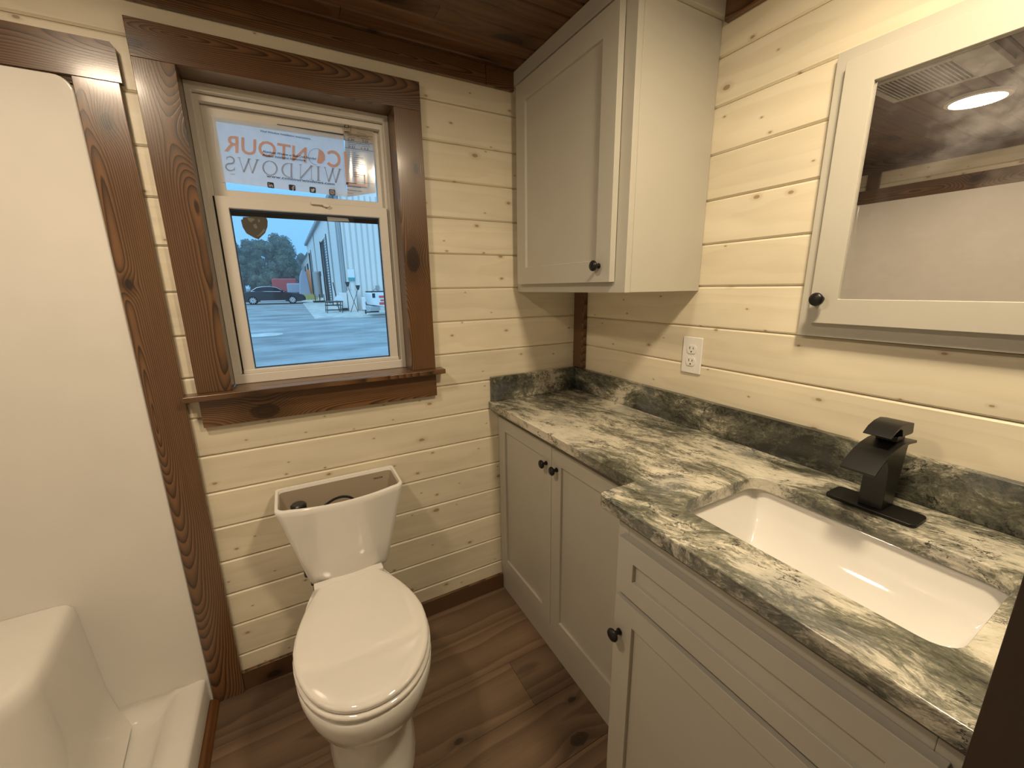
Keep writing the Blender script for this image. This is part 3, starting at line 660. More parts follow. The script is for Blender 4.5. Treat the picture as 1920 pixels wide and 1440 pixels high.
for v in [e for e in ex['geom'] if isinstance(e, bmesh.types.BMVert)]: v.co.z = 0.855
build('slab', bm, GRAN, ct, bevel=0.0035, seg=3, angle=50)
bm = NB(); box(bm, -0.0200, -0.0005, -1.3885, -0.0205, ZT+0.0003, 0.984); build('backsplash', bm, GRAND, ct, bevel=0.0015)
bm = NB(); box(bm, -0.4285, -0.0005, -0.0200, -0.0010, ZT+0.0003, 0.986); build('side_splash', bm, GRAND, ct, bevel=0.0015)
# sink
sk = thing('sink', (HCX, HCY, 0.70), 'white rectangular undermount sink basin', 'sink')
sec = [(-0.147, 0.0), (-0.142, 0.045), (-0.136, 0.075), (-0.125, 0.100), (-0.108, 0.118), (-0.085, 0.129), (-0.055, 0.1345), (-0.02, 0.136), (0.015, 0.1335), (0.05, 0.125), (0.08, 0.110), (0.105, 0.089), (0.124, 0.064), (0.137, 0.036), (0.147, 0.0)]
bm = NB(); ends = []
for sg_ in (-1, 1):
    ends.append([bm.verts.new((HCX+x, HCY+sg_*(HHY+0.012-0.42*dp), 0.8535-dp)) for x, dp in sec])
for k in range(len(sec)-1): bm.faces.new((ends[0][k], ends[0][k+1], ends[1][k+1], ends[1][k]))
for E_ in ends: bm.faces.new(E_)
rimo = [(HCX-0.165, HCY-HHY-0.03), (HCX+0.158, HCY-HHY-0.03), (HCX+0.158, HCY+HHY+0.03), (HCX-0.165, HCY+HHY+0.03)]
ri = [ends[0][0], ends[0][-1], ends[1][-1], ends[1][0]]; ro = [bm.verts.new((x, y_, 0.8535)) for x, y_ in rimo]
for k in range(4): bm.faces.new((ri[k], ri[(k+1) % 4], ro[(k+1) % 4], ro[k]))
so = build('basin', bm, PORC, sk, bevel=0.010, seg=4, angle=38)
sd = so.modifiers.new('t', 'SOLIDIFY'); sd.thickness = 0.007; sd.offset = -1
bm = NB(); loft(bm, [[(HCX+r*math.cos(a*math.pi/12), HCY+r*math.sin(a*math.pi/12), z) for a in range(24)] for r, z in ((0.024, 0.7182), (0.024, 0.7205), (0.019, 0.722), (0.016, 0.7195), (0.002, 0.7195))]); build('drain', bm, METAL, sk, smooth=True)
# ------------------------------------------------------------------ faucet
fa = thing('faucet', (-0.11, -1.133, ZT), 'matte black waterfall faucet on a long deck plate', 'faucet')
FYC = -1.1335
bm = NB(); prism(bm, rrect(-0.111, FYC, 0.033, 0.0735, 0.012, 4), ZT+0.0003, ZT+0.0075, 2); build('deck_plate', bm, BLACK, fa, bevel=0.0015)
bm = NB(); prism(bm, [(-0.080, ZT+0.0077), (-0.131, ZT+0.0077), (-0.133, 0.955), (-0.140, 0.985), (-0.155, 1.008), (-0.150, 1.016), (-0.10, 1.0245), (-0.066, 1.0245), (-0.072, 0.97)], FYC-0.0195, FYC+0.0195, 1); build('column', bm, BLACK, fa, bevel=0.0012)
top = [(-0.056, 1.0300), (-0.09, 1.0335), (-0.12, 1.0330), (-0.15, 1.0285), (-0.175, 1.0210), (-0.198, 1.0095), (-0.220, 0.9945)]
bm = NB(); prism(bm, top+[(x+0.0015, z-0.0055) for x, z in reversed(top)], FYC-0.0275, FYC+0.0275, 1); build('spout', bm, BLACK, fa, bevel=0.0008)
bm = NB(); box(bm, -0.118, -0.082, FYC-0.0165, FYC+0.0165, 1.0335, 1.045); build('handle_stem', bm, BLACK, fa, bevel=0.0008)
ht = [(-0.064, 1.046), (-0.068, 1.066), (-0.100, 1.0725), (-0.125, 1.0705), (-0.148, 1.0635), (-0.165, 1.0520)]
bm = NB(); prism(bm, ht+[(-0.1635, 1.0500), (-0.148, 1.0585), (-0.128, 1.0640), (-0.118, 1.060), (-0.112, 1.0455), (-0.07, 1.0440)], FYC-0.0215, FYC+0.0215, 1); build('handle', bm, BLACK, fa, bevel=0.0008)
# ------------------------------------------------------------------ mirror cabinet
mc = thing('medicine_cabinet', (-0.02, -1.135, 1.208), 'greige mirror cabinet on the wall above the sink', 'cabinet')
bm = frame_ring(NB(), -1.372, -0.898, 1.210, 1.804, 0.057, 0.057, 0.054, 0.055, -0.019, -0.0005, 0)
build('face_frame', bm, PAINT, mc, bevel=0.0012)
bm = NB(); box(bm, -0.0015, 0.0, -1.315, -0.955, 1.265, 1.75); build('back', bm, PAINT, mc)
d = shaker('door', mc, -0.0385, -0.925, -1.345, 1.243, 1.775, 0.0545, pane=MIRROR, rec=0.008)
knob(d, -0.0385, -0.947, 1.297)
# ------------------------------------------------------------------ outlet
ol = thing('wall_outlet', (-0.003, -0.596, 1.116), 'white double electric outlet on the right wall above the counter', 'outlet')
bm = NB(); box(bm, -0.0058, -0.0002, -0.6310, -0.5612, 1.059, 1.1733); build('cover_plate', bm, WHITEP, ol, bevel=0.0022, seg=3)
for zc in (1.1355, 1.0967):
    bm = NB(); L_ = [(-0.596+0.0172*math.cos(a*math.pi/16), zc+max(-0.0135, min(0.0135, 0.0172*math.sin(a*math.pi/16)))) for a in range(32)]
    prism(bm, L_, -0.0085, -0.006, 0); rc = build('receptacle', bm, WHITEP, ol, bevel=0.0006)
    for dy, h in ((0.0062, 0.0042), (-0.0062, 0.0036)):
        bm = NB(); box(bm, -0.0088, -0.0086, -0.596+dy-0.0011, -0.596+dy+0.0011, zc+0.002-h*0.5, zc+0.002+h*1.4); build('slot', bm, DARK, rc)
    bm = NB(); prism(bm, [(-0.596+0.0024*math.cos(a), zc-0.0075+0.0026*math.sin(a)) for a in [k*math.pi/6 for k in range(12)]], -0.0088, -0.0086, 0); build('slot', bm, DARK, rc)
bm = NB(); prism(bm, [(-0.596+0.0026*math.cos(k*math.pi/6), 1.1161+0.0026*math.sin(k*math.pi/6)) for k in range(12)], -0.0072, -0.006, 0); build('screw', bm, WHITEP, ol)

# ------------------------------------------------------------------ toilet
TX = -1.034
to = thing('toilet', (TX, -0.36, 0), 'white toilet with a closed lid and an open tank', 'toilet')
def ov(z, yb, yf, hw, wb_, n=48, p=2.35, x0=TX, mid=None, tp=2.0, ex=4.2):
    """egg shaped outline: back yb (half width wb_), front yf, widest half width hw"""
    P = []; L = yb-yf; ym = mid if mid is not None else yb-0.50*L
    for k in range(n):
        a = 2*math.pi*k/n; c, s = math.cos(a), math.sin(a)
        if s <= 0:
            P.append((x0+hw*math.copysign(abs(c)**(2/2.15), c), ym-(ym-yf)*abs(s)**(2/2.15), z))
        else:
            t = abs(s)**(2/p); hh = hw+(wb_-hw)*t**tp
            P.append((x0+hh*math.copysign(abs(c)**(2/ex), c), ym+(yb-ym)*t, z))
    return P
bm = NB(); loft(bm, [ov(0.0, -0.08, -0.585, 0.118, 0.098), ov(0.012, -0.08, -0.590, 0.120, 0.100), ov(0.06, -0.08, -0.575, 0.112, 0.095), ov(0.13, -0.08, -0.555, 0.104, 0.09), ov(0.19, -0.075, -0.560, 0.108, 0.09), ov(0.235, -0.07, -0.585, 0.124, 0.092), ov(0.28, -0.05, -0.625, 0.150, 0.098, mid=-0.43, p=1.7, tp=0.8), ov(0.325, -0.035, -0.646, 0.163, 0.092, mid=-0.43, p=1.7, tp=0.8), ov(0.36, -0.03, -0.658, 0.170, 0.092, mid=-0.43, p=1.7, tp=0.8), ov(0.385, -0.03, -0.658, 0.171, 0.092, mid=-0.43, p=1.7, tp=0.8), ov(0.392, -0.032, -0.654, 0.168, 0.092, mid=-0.43, p=1.7, tp=0.8), ov(0.393, -0.05, -0.64, 0.15, 0.09)])
build('bowl', bm, PORC, to, smooth=True, angle=75)
bm = NB(); loft(bm, [ov(0.3965, -0.190, -0.653, 0.168, 0.105, tp=1.5, ex=9), ov(0.400, -0.188, -0.658, 0.172, 0.106, tp=1.5, ex=9), ov(0.409, -0.188, -0.658, 0.172, 0.106, tp=1.5, ex=9), ov(0.4125, -0.190, -0.654, 0.169, 0.106, tp=1.5, ex=9)]); build('seat', bm, LIDM, to, smooth=True, angle=60)
bm = NB(); loft(bm, [ov(0.4165, -0.180, -0.648, 0.166, 0.102, tp=1.5, ex=9), ov(0.4185, -0.177, -0.6525, 0.1695, 0.105, tp=1.5, ex=9), ov(0.425, -0.177, -0.6525, 0.1695, 0.105, tp=1.5, ex=9), ov(0.4290, -0.179, -0.650, 0.1675, 0.104, tp=1.5, ex=9), ov(0.4310, -0.183, -0.643, 0.161, 0.101, tp=1.5, ex=9), ov(0.4315, -0.20, -0.615, 0.137, 0.09, tp=1.5, ex=9), ov(0.4316, -0.25, -0.55, 0.09, 0.06, tp=1.5, ex=9)]); lid = build('lid', bm, LIDM, to, smooth=True, angle=75)
bm = NB(); box(bm, TX-0.106, TX+0.104, -0.196, -0.166, 0.396, 0.4335); build('hinge_cover', bm, LIDM, to, bevel=0.004, seg=3)
def tk(z, hw, yf, bow, yb=-0.022, inset=0.0, r=0.028):
    P = []; hw -= inset; yf += inset; yb -= inset; n = 12
    for k in range(n+1):                                 # bowed front from left to right
        u = -1+2*k/n; P.append((TKX+u*(hw-r), yf-bow*(1-u*u)+0.0, z))
    for k in range(1, 6): a = math.radians(-90+90*k/6); P.append((TKX+hw-r+r*math.cos(a), yf+r+r*math.sin(a), z))
    rb = 0.012
    for k in range(4): a = math.radians(90*k/3); P.append((TKX+hw-rb+rb*math.cos(a), yb-rb+rb*math.sin(a), z))
    for k in range(4): a = math.radians(90+90*k/3); P.append((TKX-hw+rb+rb*math.cos(a), yb-rb+rb*math.sin(a), z))
    for k in range(1, 6): a = math.radians(180+90*k/6); P.append((TKX-hw+r+r*math.cos(a), yf+r+r*math.sin(a), z))
    return P
TKX = -1.026
outs = [tk(0.405, 0.110, -0.135, 0.012), tk(0.412, 0.121, -0.150, 0.014), tk(0.43, 0.127, -0.158, 0.016), tk(0.52, 0.146, -0.170, 0.020), tk(0.62, 0.168, -0.182, 0.024), tk(0.69, 0.184, -0.190, 0.028), tk(0.706, 0.187, -0.192, 0.028)]
rim = [tk(0.710, 0.185, -0.190, 0.028), tk(0.710, 0.187, -0.192, 0.028, inset=0.009), tk(0.700, 0.187, -0.192, 0.028, inset=0.012)]
bm = NB(); loft(bm, outs+rim, True, False); build('tank', bm, PORC, to, smooth=True, angle=60)
bm = NB(); loft(bm, [tk(0.7005, 0.187, -0.192, 0.028, inset=0.0118), tk(0.62, 0.168, -0.182, 0.024, inset=0.012), tk(0.44, 0.13, -0.158, 0.016, inset=0.012)], False, True); build('tank_lining', bm, TANKIN, to, smooth=True, angle=50)
fvx, fvy = -1.150, -0.125
bm = NB(); tube(bm, [(fvx, fvy, 0.44), (fvx, fvy, 0.66)], 0.013, 12); tube(bm, [(fvx, fvy, 0.645), (fvx, fvy, 0.690), (fvx, fvy, 0.694)], [0.0215, 0.0225, 0.018], 16); build('fill_valve', bm, BLACKP, to, smooth=True)
bm = NB(); tube(bm, spline([(fvx+0.03, fvy+0.02, 0.615), (-1.105, -0.11, 0.640), (-1.075, -0.105, 0.658), (-1.045, -0.10, 0.669), (-1.015, -0.10, 0.669), (-0.99, -0.105, 0.655), (-0.975, -0.11, 0.62), (-0.97, -0.11, 0.50)]), 0.0042, 8); build('refill_hose', bm, BLACKP, to, smooth=True)
bm = NB(); tube(bm, [(-0.97, -0.11, 0.44), (-0.97, -0.11, 0.60)], 0.016, 12); tube(bm, [(-1.03, -0.10, 0.44), (-1.03, -0.10, 0.52)], 0.035, 16); build('flush_valve', bm, WHITEP, to, smooth=True)
tm = text_mesh('7A3134', INK); M_ = [v.co.copy() for v in tm.vertices]; mx = max(c.x for c in M_)
for v, c in zip(tm.vertices, M_): v.co = Vector((-0.912+c.x/mx*0.032, -0.0352, 0.676+c.y*0.0085))
put('date_stamp', tm, to)
bm = NB(); tube(bm, spline([(-1.155, -0.014, 0.20), (-1.155, -0.045, 0.20), (-1.150, -0.06, 0.23), (-1.142, -0.075, 0.31), (-1.138, -0.095, 0.37), (-1.138, -0.10, 0.405)]), 0.0055, 8); tube(bm, [(-1.138, -0.10, 0.385), (-1.138, -0.10, 0.412)], 0.011, 10); build('supply_hose', bm, BLACKP, to, smooth=True)

# ------------------------------------------------------------------ ceiling light, vent, vanity light
def ceiling_light(x, y_, lab, lens):
    cl = thing('ceiling_light', (x, y_, ZC), lab, 'light', 'flush ceiling lights')
    circ = lambda r, z, n=40: [(x+r*math.cos(2*math.pi*k/n), y_+r*math.sin(2*math.pi*k/n), z) for k in range(n)]
    bm = NB(); loft(bm, [circ(0.100, ZC), circ(0.098, ZC-0.010), circ(0.084, ZC-0.014), circ(0.082, ZC-0.012)], True, False); build('trim_ring', bm, WHITEP, cl, smooth=True, angle=50)
    bm = NB(); loft(bm, [circ(0.082, ZC-0.0125), circ(0.074, ZC-0.0145), circ(0.05, ZC-0.0165), circ(0.02, ZC-0.0172)], False, True); build('lens', bm, lens, cl, smooth=True, angle=80)
ceiling_light(-1.55, -0.70, 'round flush ceiling light over the shower, seen in the mirror', LED)
ceiling_light(-0.50, -1.24, 'round flush ceiling light above the sink', LED2)
vt = thing('ceiling_vent', (-1.10, -0.70, ZC), 'white slatted exhaust vent on the ceiling seen in the mirror', 'vent')
bm = NB(); box(bm, -1.235, -0.965, -0.865, -0.780, ZC-0.022, ZC-0.0005); box(bm, -1.235, -0.965, -0.562, -0.540, ZC-0.022, ZC-0.0005); box(bm, -1.235, -1.212, -0.780, -0.562, ZC-0.022, ZC-0.0005); box(bm, -0.988, -0.965, -0.780, -0.562, ZC-0.022, ZC-0.0005)
build('housing', bm, GRIL, vt, bevel=0.003)
bm = NB(); box(bm, -1.212, -0.988, -0.780, -0.562, ZC-0.004, ZC-0.0006); build('fan_box', bm, DARK, vt)
sm = None
for k in range(18):
    yy = -0.570-k*0.0122
    if sm is None:
        bm = NB(); prism(bm, [(-0.0035, -0.008), (0.001, -0.008), (0.0035, 0.008), (-0.001, 0.008)], -0.112, 0.112, 0); sm = mesh(bm, GRIL)
    put('slat', sm, vt, Matrix.Translation((-1.10, yy, ZC-0.0135)))
# ------------------------------------------------------------------ the yard outside
GA, GB = -0.42, 0.0168
gz = lambda y: GA+GB*y
def noisy(name, stops, scale, stretch=(1, 1, 1), rough=0.85, detail=5):
    m, t, b = nt(name); g = NG(t)
    co = g.vmath('MULTIPLY', g.n('ShaderNodeTexCoord').outputs['Object'], stretch)
    c = g.ramp(g.noise(co, scale, detail, 0.65), stops); g.set(b.inputs['Base Color'], c); b.inputs['Roughness'].default_value = rough; return m
ASPH = noisy('worn asphalt', [(0.30, (0.20, 0.19, 0.18)), (0.5, (0.36, 0.345, 0.32)), (0.7, (0.52, 0.50, 0.47))], 0.8, (0.5, 1, 1), detail=8)
CONC = noisy('pale concrete', [(0.35, (0.50, 0.46, 0.40)), (0.65, (0.74, 0.69, 0.60))], 2.0)
SHEET = plain('pale sheet metal', (0.82, 0.74, 0.66), 0.5); SHEETR = plain('sheet metal rib', (0.60, 0.54, 0.48), 0.5); SHEET2 = plain('grey sheet metal trim', (0.33, 0.33, 0.33), 0.5)
DOORM = plain('dark doorway', (0.05, 0.05, 0.05), 0.7); SHUT = plain('roller shutter', (0.62, 0.58, 0.54), 0.5)
LEAF = noisy('hazy leaves', [(0.35, (0.10, 0.13, 0.10)), (0.65, (0.20, 0.24, 0.17))], 1.2); BARK = plain('bark', (0.10, 0.08, 0.06), 0.9)
CARP = plain('black car paint', (0.020, 0.017, 0.020), 0.22, ior=1.5, coat=0.6); CARG = plain('tinted car glass', (0.03, 0.035, 0.04), 0.08); TYRE = plain('tyre rubber', (0.015, 0.015, 0.015), 0.8); RIM = plain('alloy rim', (0.75, 0.72, 0.7), 0.35, metal=0.6)
WHT = plain('white vehicle paint', (0.85, 0.80, 0.76), 0.3); RED = plain('red decal', (0.75, 0.10, 0.06), 0.5); ORG = plain('orange paint', (0.75, 0.26, 0.10), 0.6); TEAL = plain('teal paint', (0.06, 0.36, 0.36), 0.6)
CHAR = plain('dark steel', (0.045, 0.042, 0.040), 0.5); TANKM = plain('grey tank steel', (0.36, 0.34, 0.32), 0.5); STRAW = plain('straw weeds', (0.42, 0.38, 0.14), 0.9); REDT = plain('faded red', (0.45, 0.10, 0.10), 0.6)
BLUM = plain('grey blue tarp', (0.35, 0.36, 0.42), 0.6); GLOW = plain('tail light', (0.6, 0.03, 0.02), 0.3)
bm = NB(); q = [(-60, 0.3), (60, 0.3), (60, 140), (-60, 140)]
A_ = [bm.verts.new((x, yy, gz(yy))) for x, yy in q]; B_ = [bm.verts.new((x, yy, gz(yy)-0.3)) for x, yy in q]
bm.faces.new(A_); bm.faces.new(B_[::-1])
for i in range(4): bm.faces.new((A_[i], B_[i], B_[(i+1) % 4], A_[(i+1) % 4]))
tag(build('ground', bm, ASPH), 'worn asphalt yard outside the window', 'ground', kind='structure')
def slab_on_ground(name, pts, h, mat):
    bm = NB(); A_ = [bm.verts.new((x, yy, gz(yy)+h)) for x, yy in pts]; B_ = [bm.verts.new((x, yy, gz(yy)-0.1)) for x, yy in pts]
    bm.faces.new(A_); bm.faces.new(B_[::-1]); n = len(pts)
    for i in range(n): bm.faces.new((A_[i], B_[i], B_[(i+1) % n], A_[(i+1) % n]))
    return build(name, bm, mat)
tag(slab_on_ground('pavement', [(0.1, 21.2), (12, 19.6), (12, 25.6), (2.2, 25.6), (2.2, 60), (0.6, 60), (0.25, 37.6)], 0.05, CONC), 'pale concrete pavement along the warehouse', 'pavement', kind='structure')
bm = NB(); n = 28; L0 = [(-1.83+0.55*math.cos(2*math.pi*k/n), 15.1+0.55*math.sin(2*math.pi*k/n)) for k in range(n)]
mh = slab_on_ground('manhole_cover', L0, 0.012, CONC); tag(mh, 'round pale manhole cover in the asphalt', 'manhole')
bm.free()
# near warehouse
WXs, WYs, WYe = 2.2, 25.6, 58.0; EV = 6.75
wh = thing('warehouse', (6, 40, gz(40)), 'long pale metal warehouse with tall roller doors right of the yard', 'building')
bm = NB(); box(bm, WXs+0.12, 14, WYs+0.12, WYe, gz(WYs)-0.2, EV); build('shell', bm, SHEET, wh)
def wallseg(y0, y1, z0, z1): 
    bm = NB(); box(bm, WXs, WXs+0.12, y0, y1, z0, z1); build('wall_panel', bm, SHEET, wh)
d1, d2, d3 = (33.2, 38.6), (51.5, 55.5), (0, 0)
wallseg(WYs, d1[0], gz(WYs)-0.1, EV); wallseg(d1[0], d1[1], 5.25, EV); wallseg(d1[1], d2[0], 0, EV); wallseg(d2[0], d2[1], 5.6, EV); wallseg(d2[1], WYe, 0, EV)
for y0, y1, h in ((d1[0], d1[1], 5.25), (d2[0], d2[1], 5.6)):
    bm = NB(); box(bm, WXs+0.10, WXs+0.118, y0, y1, gz(y0), h); rd = build('roller_door', bm, DOORM, wh)
    bm = NB()
    for k in range(26): box(bm, WXs+0.03, WXs+0.06, y0+0.15, y0+2.4, gz(y0)+k*0.2, gz(y0)+k*0.2+0.15)
    tag(build('shutter_slats', bm, SHUT, rd), kind='stuff')
    for yy in (y0, y1): bm = NB(); box(bm, WXs-0.05, WXs+0.02, yy-0.12, yy+0.12, gz(yy), h+0.1); build('door_post', bm, CHAR, rd)
bm = NB(); box(bm, WXs-0.25, WXs+0.05, WYs-0.3, WYe, EV-0.05, EV+0.22); build('gutter', bm, SHEET2, wh)
for yy in (26.4, 30.6, 45.0): bm = NB(); box(bm, WXs-0.08, WXs-0.01, yy, yy+0.1, gz(yy), EV-0.05); build('downspout', bm, SHEET2, wh)
for yy in (41.5, 48.5): bm = NB(); box(bm, WXs-0.18, WXs-0.01, yy, yy+0.25, 2.6, 3.0); build('wall_lamp', bm, CHAR, wh)
bm = NB(); prism(bm, [(WXs, gz(WYs)-0.2), (14, gz(WYs)-0.2), (14, 10.0), (WXs, EV)], WYs, WYs+0.12, 1); build('gable_wall', bm, SHEET, wh)
rm_ = None
for k in range(16):
    if rm_ is None:
        bm = NB(); prism(bm, [(-0.05, 0), (0.05, 0), (0.025, -0.04), (-0.025, -0.04)], -3.4, 3.4, 2); rm_ = mesh(bm, SHEETR)
    put('rib', rm_, wh, Matrix.Translation((WXs+0.28+k*0.33, WYs, gz(WYs)+3.3)))
bm = NB(); box(bm, WXs-0.06, WXs+0.09, WYs-0.06, WYs+0.09, gz(WYs), EV); build('corner_trim', bm, SHEET2, wh)
# far warehouse
fw = thing('far_warehouse', (7, 80, gz(80)), 'smaller pale warehouse far behind, at the end of the yard', 'building')
bm = NB(); box(bm, 2.9, 14, 64, 96, gz(64)-0.3, 6.6); build('shell', bm, SHEET, fw)
bm = NB(); prism(bm, [(2.6, 6.6), (14, 6.6), (14, 9.6)], 63.8, 96, 1); build('roof', bm, SHEET2, fw)
for y0 in (72, 80): bm = NB(); box(bm, 2.86, 2.9, y0, y0+4, gz(y0), 5.4); build('doorway', bm, DOORM, fw)
bm = NB(); box(bm, 2.0, 3.0, 60.5, 63.5, gz(62), gz(62)+3.3); ob = build('orange_container', bm, ORG, bevel=0.05); tag(ob, 'orange upright container beside the far warehouse', 'container')
bm = NB(); prism(bm, [(0.6, gz(56)), (1.9, gz(56)), (1.7, gz(56)+2.9), (1.2, gz(56)+3.2), (0.9, gz(56)+2.4)], 55, 57.5, 1); ob = build('tarp_stack', bm, BLUM, bevel=0.08); tag(ob, 'grey blue tarp covered stack in front of the far warehouse', 'stack')
rt = thing('red_truck', (-1.2, 60, gz(60)), 'faded red truck with a white hood behind the black car', 'truck')
bm = NB(); box(bm, -2.2, 0.6, 59, 61, gz(60)+0.5, gz(60)+2.2); build('cab', bm, REDT, rt, bevel=0.15)
bm = NB(); box(bm, -0.6, 1.4, 58.6, 60.6, gz(60)+0.4, gz(60)+1.6); build('hood', bm, BLUM, rt, bevel=0.15)
for xx in (-1.6, 0.6):
    bm = NB(); tube(bm, [(xx, 58.7, gz(59)+0.42), (xx, 59.1, gz(59)+0.42)], 0.42, 14); build('wheel', bm, TYRE, rt, smooth=True)
# black sedan
car = thing('black_sedan', (-2.0, 38.9, gz(38.9)), 'black sedan parked across the yard', 'car')
CX0, CYa, CYb, CG = -4.30, 38.0, 39.75, gz(38.4)
prof = [(0.0, 0.45), (0.02, 0.78), (0.12, 0.98), (0.75, 1.04), (1.35, 1.08), (3.35, 0.98), (4.2, 0.88), (4.72, 0.72), (4.86, 0.5), (4.84, 0.28), (4.3, 0.20), (0.4, 0.22), (0.06, 0.30)]
bm = NB()
def side(pts, sh, z=CG): return lambda yy, ins: [(CX0+x, yy, z+zz) for x, zz in pts]
loft(bm, [[(CX0+2.43+(x-2.43)*f, yy, CG+zz) for x, zz in prof] for yy, f in ((CYa, 0.985), (CYa+0.12, 1.0), (CYb-0.12, 1.0), (CYb, 0.985))]); build('body', bm, CARP, car, bevel=0.05)
roof = [(0.70, 1.02), (1.25, 1.34), (1.75, 1.445), (2.35, 1.45), (2.75, 1.37), (3.50, 0.99)]
bm = NB(); loft(bm, [[(CX0+2.1+(x-2.1)*f, yy, CG+(zz if zz > 1.2 or f == 1 else zz)) for x, zz in roof] for yy, f in ((CYa+0.06, 1.0), (CYa+0.22, 0.93), (CYb-0.22, 0.93), (CYb-0.06, 1.0))]); build('roof', bm, CARP, car, bevel=0.03)
for wpts in ([(0.98, 1.07), (1.35, 1.30), (1.78, 1.39), (2.05, 1.40), (2.05, 1.06)], [(2.12, 1.06), (2.12, 1.40), (2.35, 1.395), (2.72, 1.31), (3.22, 1.02)]):
    bm = NB(); prism(bm, [(CX0+x, CG+z) for x, z in wpts], CYa+0.03, CYa+0.10, 1); build('side_window', bm, CARG, car)
bm = NB(); stroke_pts = [(0.93, 1.06), (1.33, 1.32), (1.78, 1.415), (2.35, 1.42), (2.76, 1.33), (3.30, 1.01), (0.93, 1.05)]
for a, b_ in zip(stroke_pts, stroke_pts[1:]): tube(bm, [(CX0+a[0], CYa+0.03, CG+a[1]), (CX0+b_[0], CYa+0.03, CG+b_[1])], 0.018, 6)
build('chrome_window_line', bm, RIM, car)
bm = NB(); tube(bm, [(CX0+1.5, CYa-0.01, CG+0.27), (CX0+3.3, CYa-0.01, CG+0.27)], 0.03, 6); build('sill_strip', bm, RIM, car)
bm = NB(); box(bm, CX0-0.01, CX0+0.3, CYa-0.01, CYa+0.3, CG+0.78, CG+0.93); build('tail_light', bm, GLOW, car, bevel=0.03)
bm = NB(); box(bm, CX0+3.02, CX0+3.22, CYa-0.12, CYa+0.02, CG+1.0, CG+1.13); build('wing_mirror', bm, CARP, car, bevel=0.03)
for xx in (0.98, 3.82):
    for yy in (CYa-0.02, CYb-0.18):
        bm = NB(); tube(bm, [(CX0+xx, yy, CG+0.33), (CX0+xx, yy+0.2, CG+0.33)], 0.33, 24); wl_ = build('wheel', bm, TYRE, car, smooth=True)
        bm = NB(); tube(bm, [(CX0+xx, yy-0.012, CG+0.33), (CX0+xx, yy, CG+0.33)], 0.06, 12)
        for k in range(10):
            a = k*math.pi/5; p = [(CX0+xx+r*math.cos(a)-0.025*math.sin(a)*s_, CG+0.33+r*math.sin(a)+0.025*math.cos(a)*s_) for r, s_ in ((0.03, 1), (0.235, 1.3), (0.235, -1.3), (0.03, -1))]
            prism(bm, p, yy-0.012, yy-0.002, 1)
        build('rim', bm, RIM, wl_)
# trees
def tree(x, yy, h, rx, n, lab, seed):
    rr = random.Random(seed); t = thing('tree', (x, yy, gz(yy)), lab, 'tree', 'trees behind the yard')
    bm = NB(); tube(bm, [(x, yy, gz(yy)-0.2), (x+0.2, yy, gz(yy)+h*0.3), (x, yy, gz(yy)+h*0.7)], [0.45, 0.35, 0.12], 8); build('trunk', bm, BARK, t, smooth=True)
    bm = NB()
    blobs = [(x+rr.uniform(-1, 1)*rx*0.72*(1-0.35*(k/34)), yy+rr.uniform(-1, 1)*1.2, gz(yy)+h*(0.06+0.80*k/34), rr.uniform(0.20, 0.30)*rx) for k in range(34)] + [(x+rr.uniform(-0.4, 0.4)*rx, yy, gz(yy)+h*0.86, 0.22*rx)]
    for bx, by, bz, br in blobs:
        bmesh.ops.create_icosphere(bm, subdivisions=2, radius=br*0.80, matrix=Matrix.Translation((bx, by, bz)))
    for _ in range(n*2):
        bx, by, bz, br = rr.choice(blobs); d_ = Vector((rr.gauss(0, 1), rr.gauss(0, 1), rr.gauss(0, 1))).normalized(); p = Vector((bx, by, bz))+d_*br*rr.uniform(0.75, 1.12)
        a = Vector((rr.gauss(0, 1), rr.gauss(0, 1), rr.gauss(0, 1))).normalized()*0.15; b2 = a.cross(d_).normalized()*0.12
        bm.faces.new([bm.verts.new(p+v) for v in (a, b2, -a, -b2)])
    build('crown', bm, LEAF, t)
tree(-1.4, 88, 11.0, 4.2, 4200, 'tallest hazy tree, standing behind the red truck', 3)
tree(-7.6, 91, 9.8, 4.4, 4200, 'broad hazy tree behind the black sedan roof', 4)
tree(-4.4, 98, 10.6, 4.2, 3600, 'hazy tree filling the gap between the two broad trees', 8)
tree(-13.4, 94, 7.2, 4.4, 3600, 'low hazy tree at the left window edge', 5)
tree(2.6, 108, 9.4, 3.6, 2600, 'hazy tree partly hidden by the far warehouse', 6)
# things along the wall
tkk = thing('steel_tank', (1.7, 38.6, gz(38.6)), 'grey upright cylinder tank on a dark stand by the roller door', 'tank')
bm = NB(); tube(bm, [(1.62, 38.4, gz(38)+0.45), (1.62, 38.4, gz(38)+2.55), (1.62, 38.4, gz(38)+2.65)], [0.30, 0.30, 0.2], 20); build('cylinder', bm, TANKM, tkk, smooth=True)
bm = NB(); box(bm, 1.1, 2.1, 38.0, 38.9, gz(38)+0.05, gz(38)+0.2)
for dx in (1.25, 1.6, 1.95): box(bm, dx-0.03, dx+0.03, 38.0, 38.06, gz(38)+0.2, gz(38)+0.75)
build('stand', bm, CHAR, tkk)
ch = thing('metal_rack', (1.35, 24.6, gz(24.6)), 'low dark metal rack of scrap on the pavement', 'rack')
G2 = gz(24.4)+0.05
for xx in (0.95, 1.75):
    for yy in (24.0, 25.0): bm = NB(); tube(bm, [(xx, yy, G2), (xx+0.05, yy, G2+0.62)], 0.022, 6); build('leg', bm, CHAR, ch)
for zz in (0.15, 0.42, 0.60): bm = NB(); tube(bm, [(0.92, 24.0, G2+zz), (1.80, 24.0, G2+zz)], 0.02, 6); tube(bm, [(0.92, 25.0, G2+zz), (1.80, 25.0, G2+zz)], 0.02, 6); build('rail', bm, CHAR, ch)
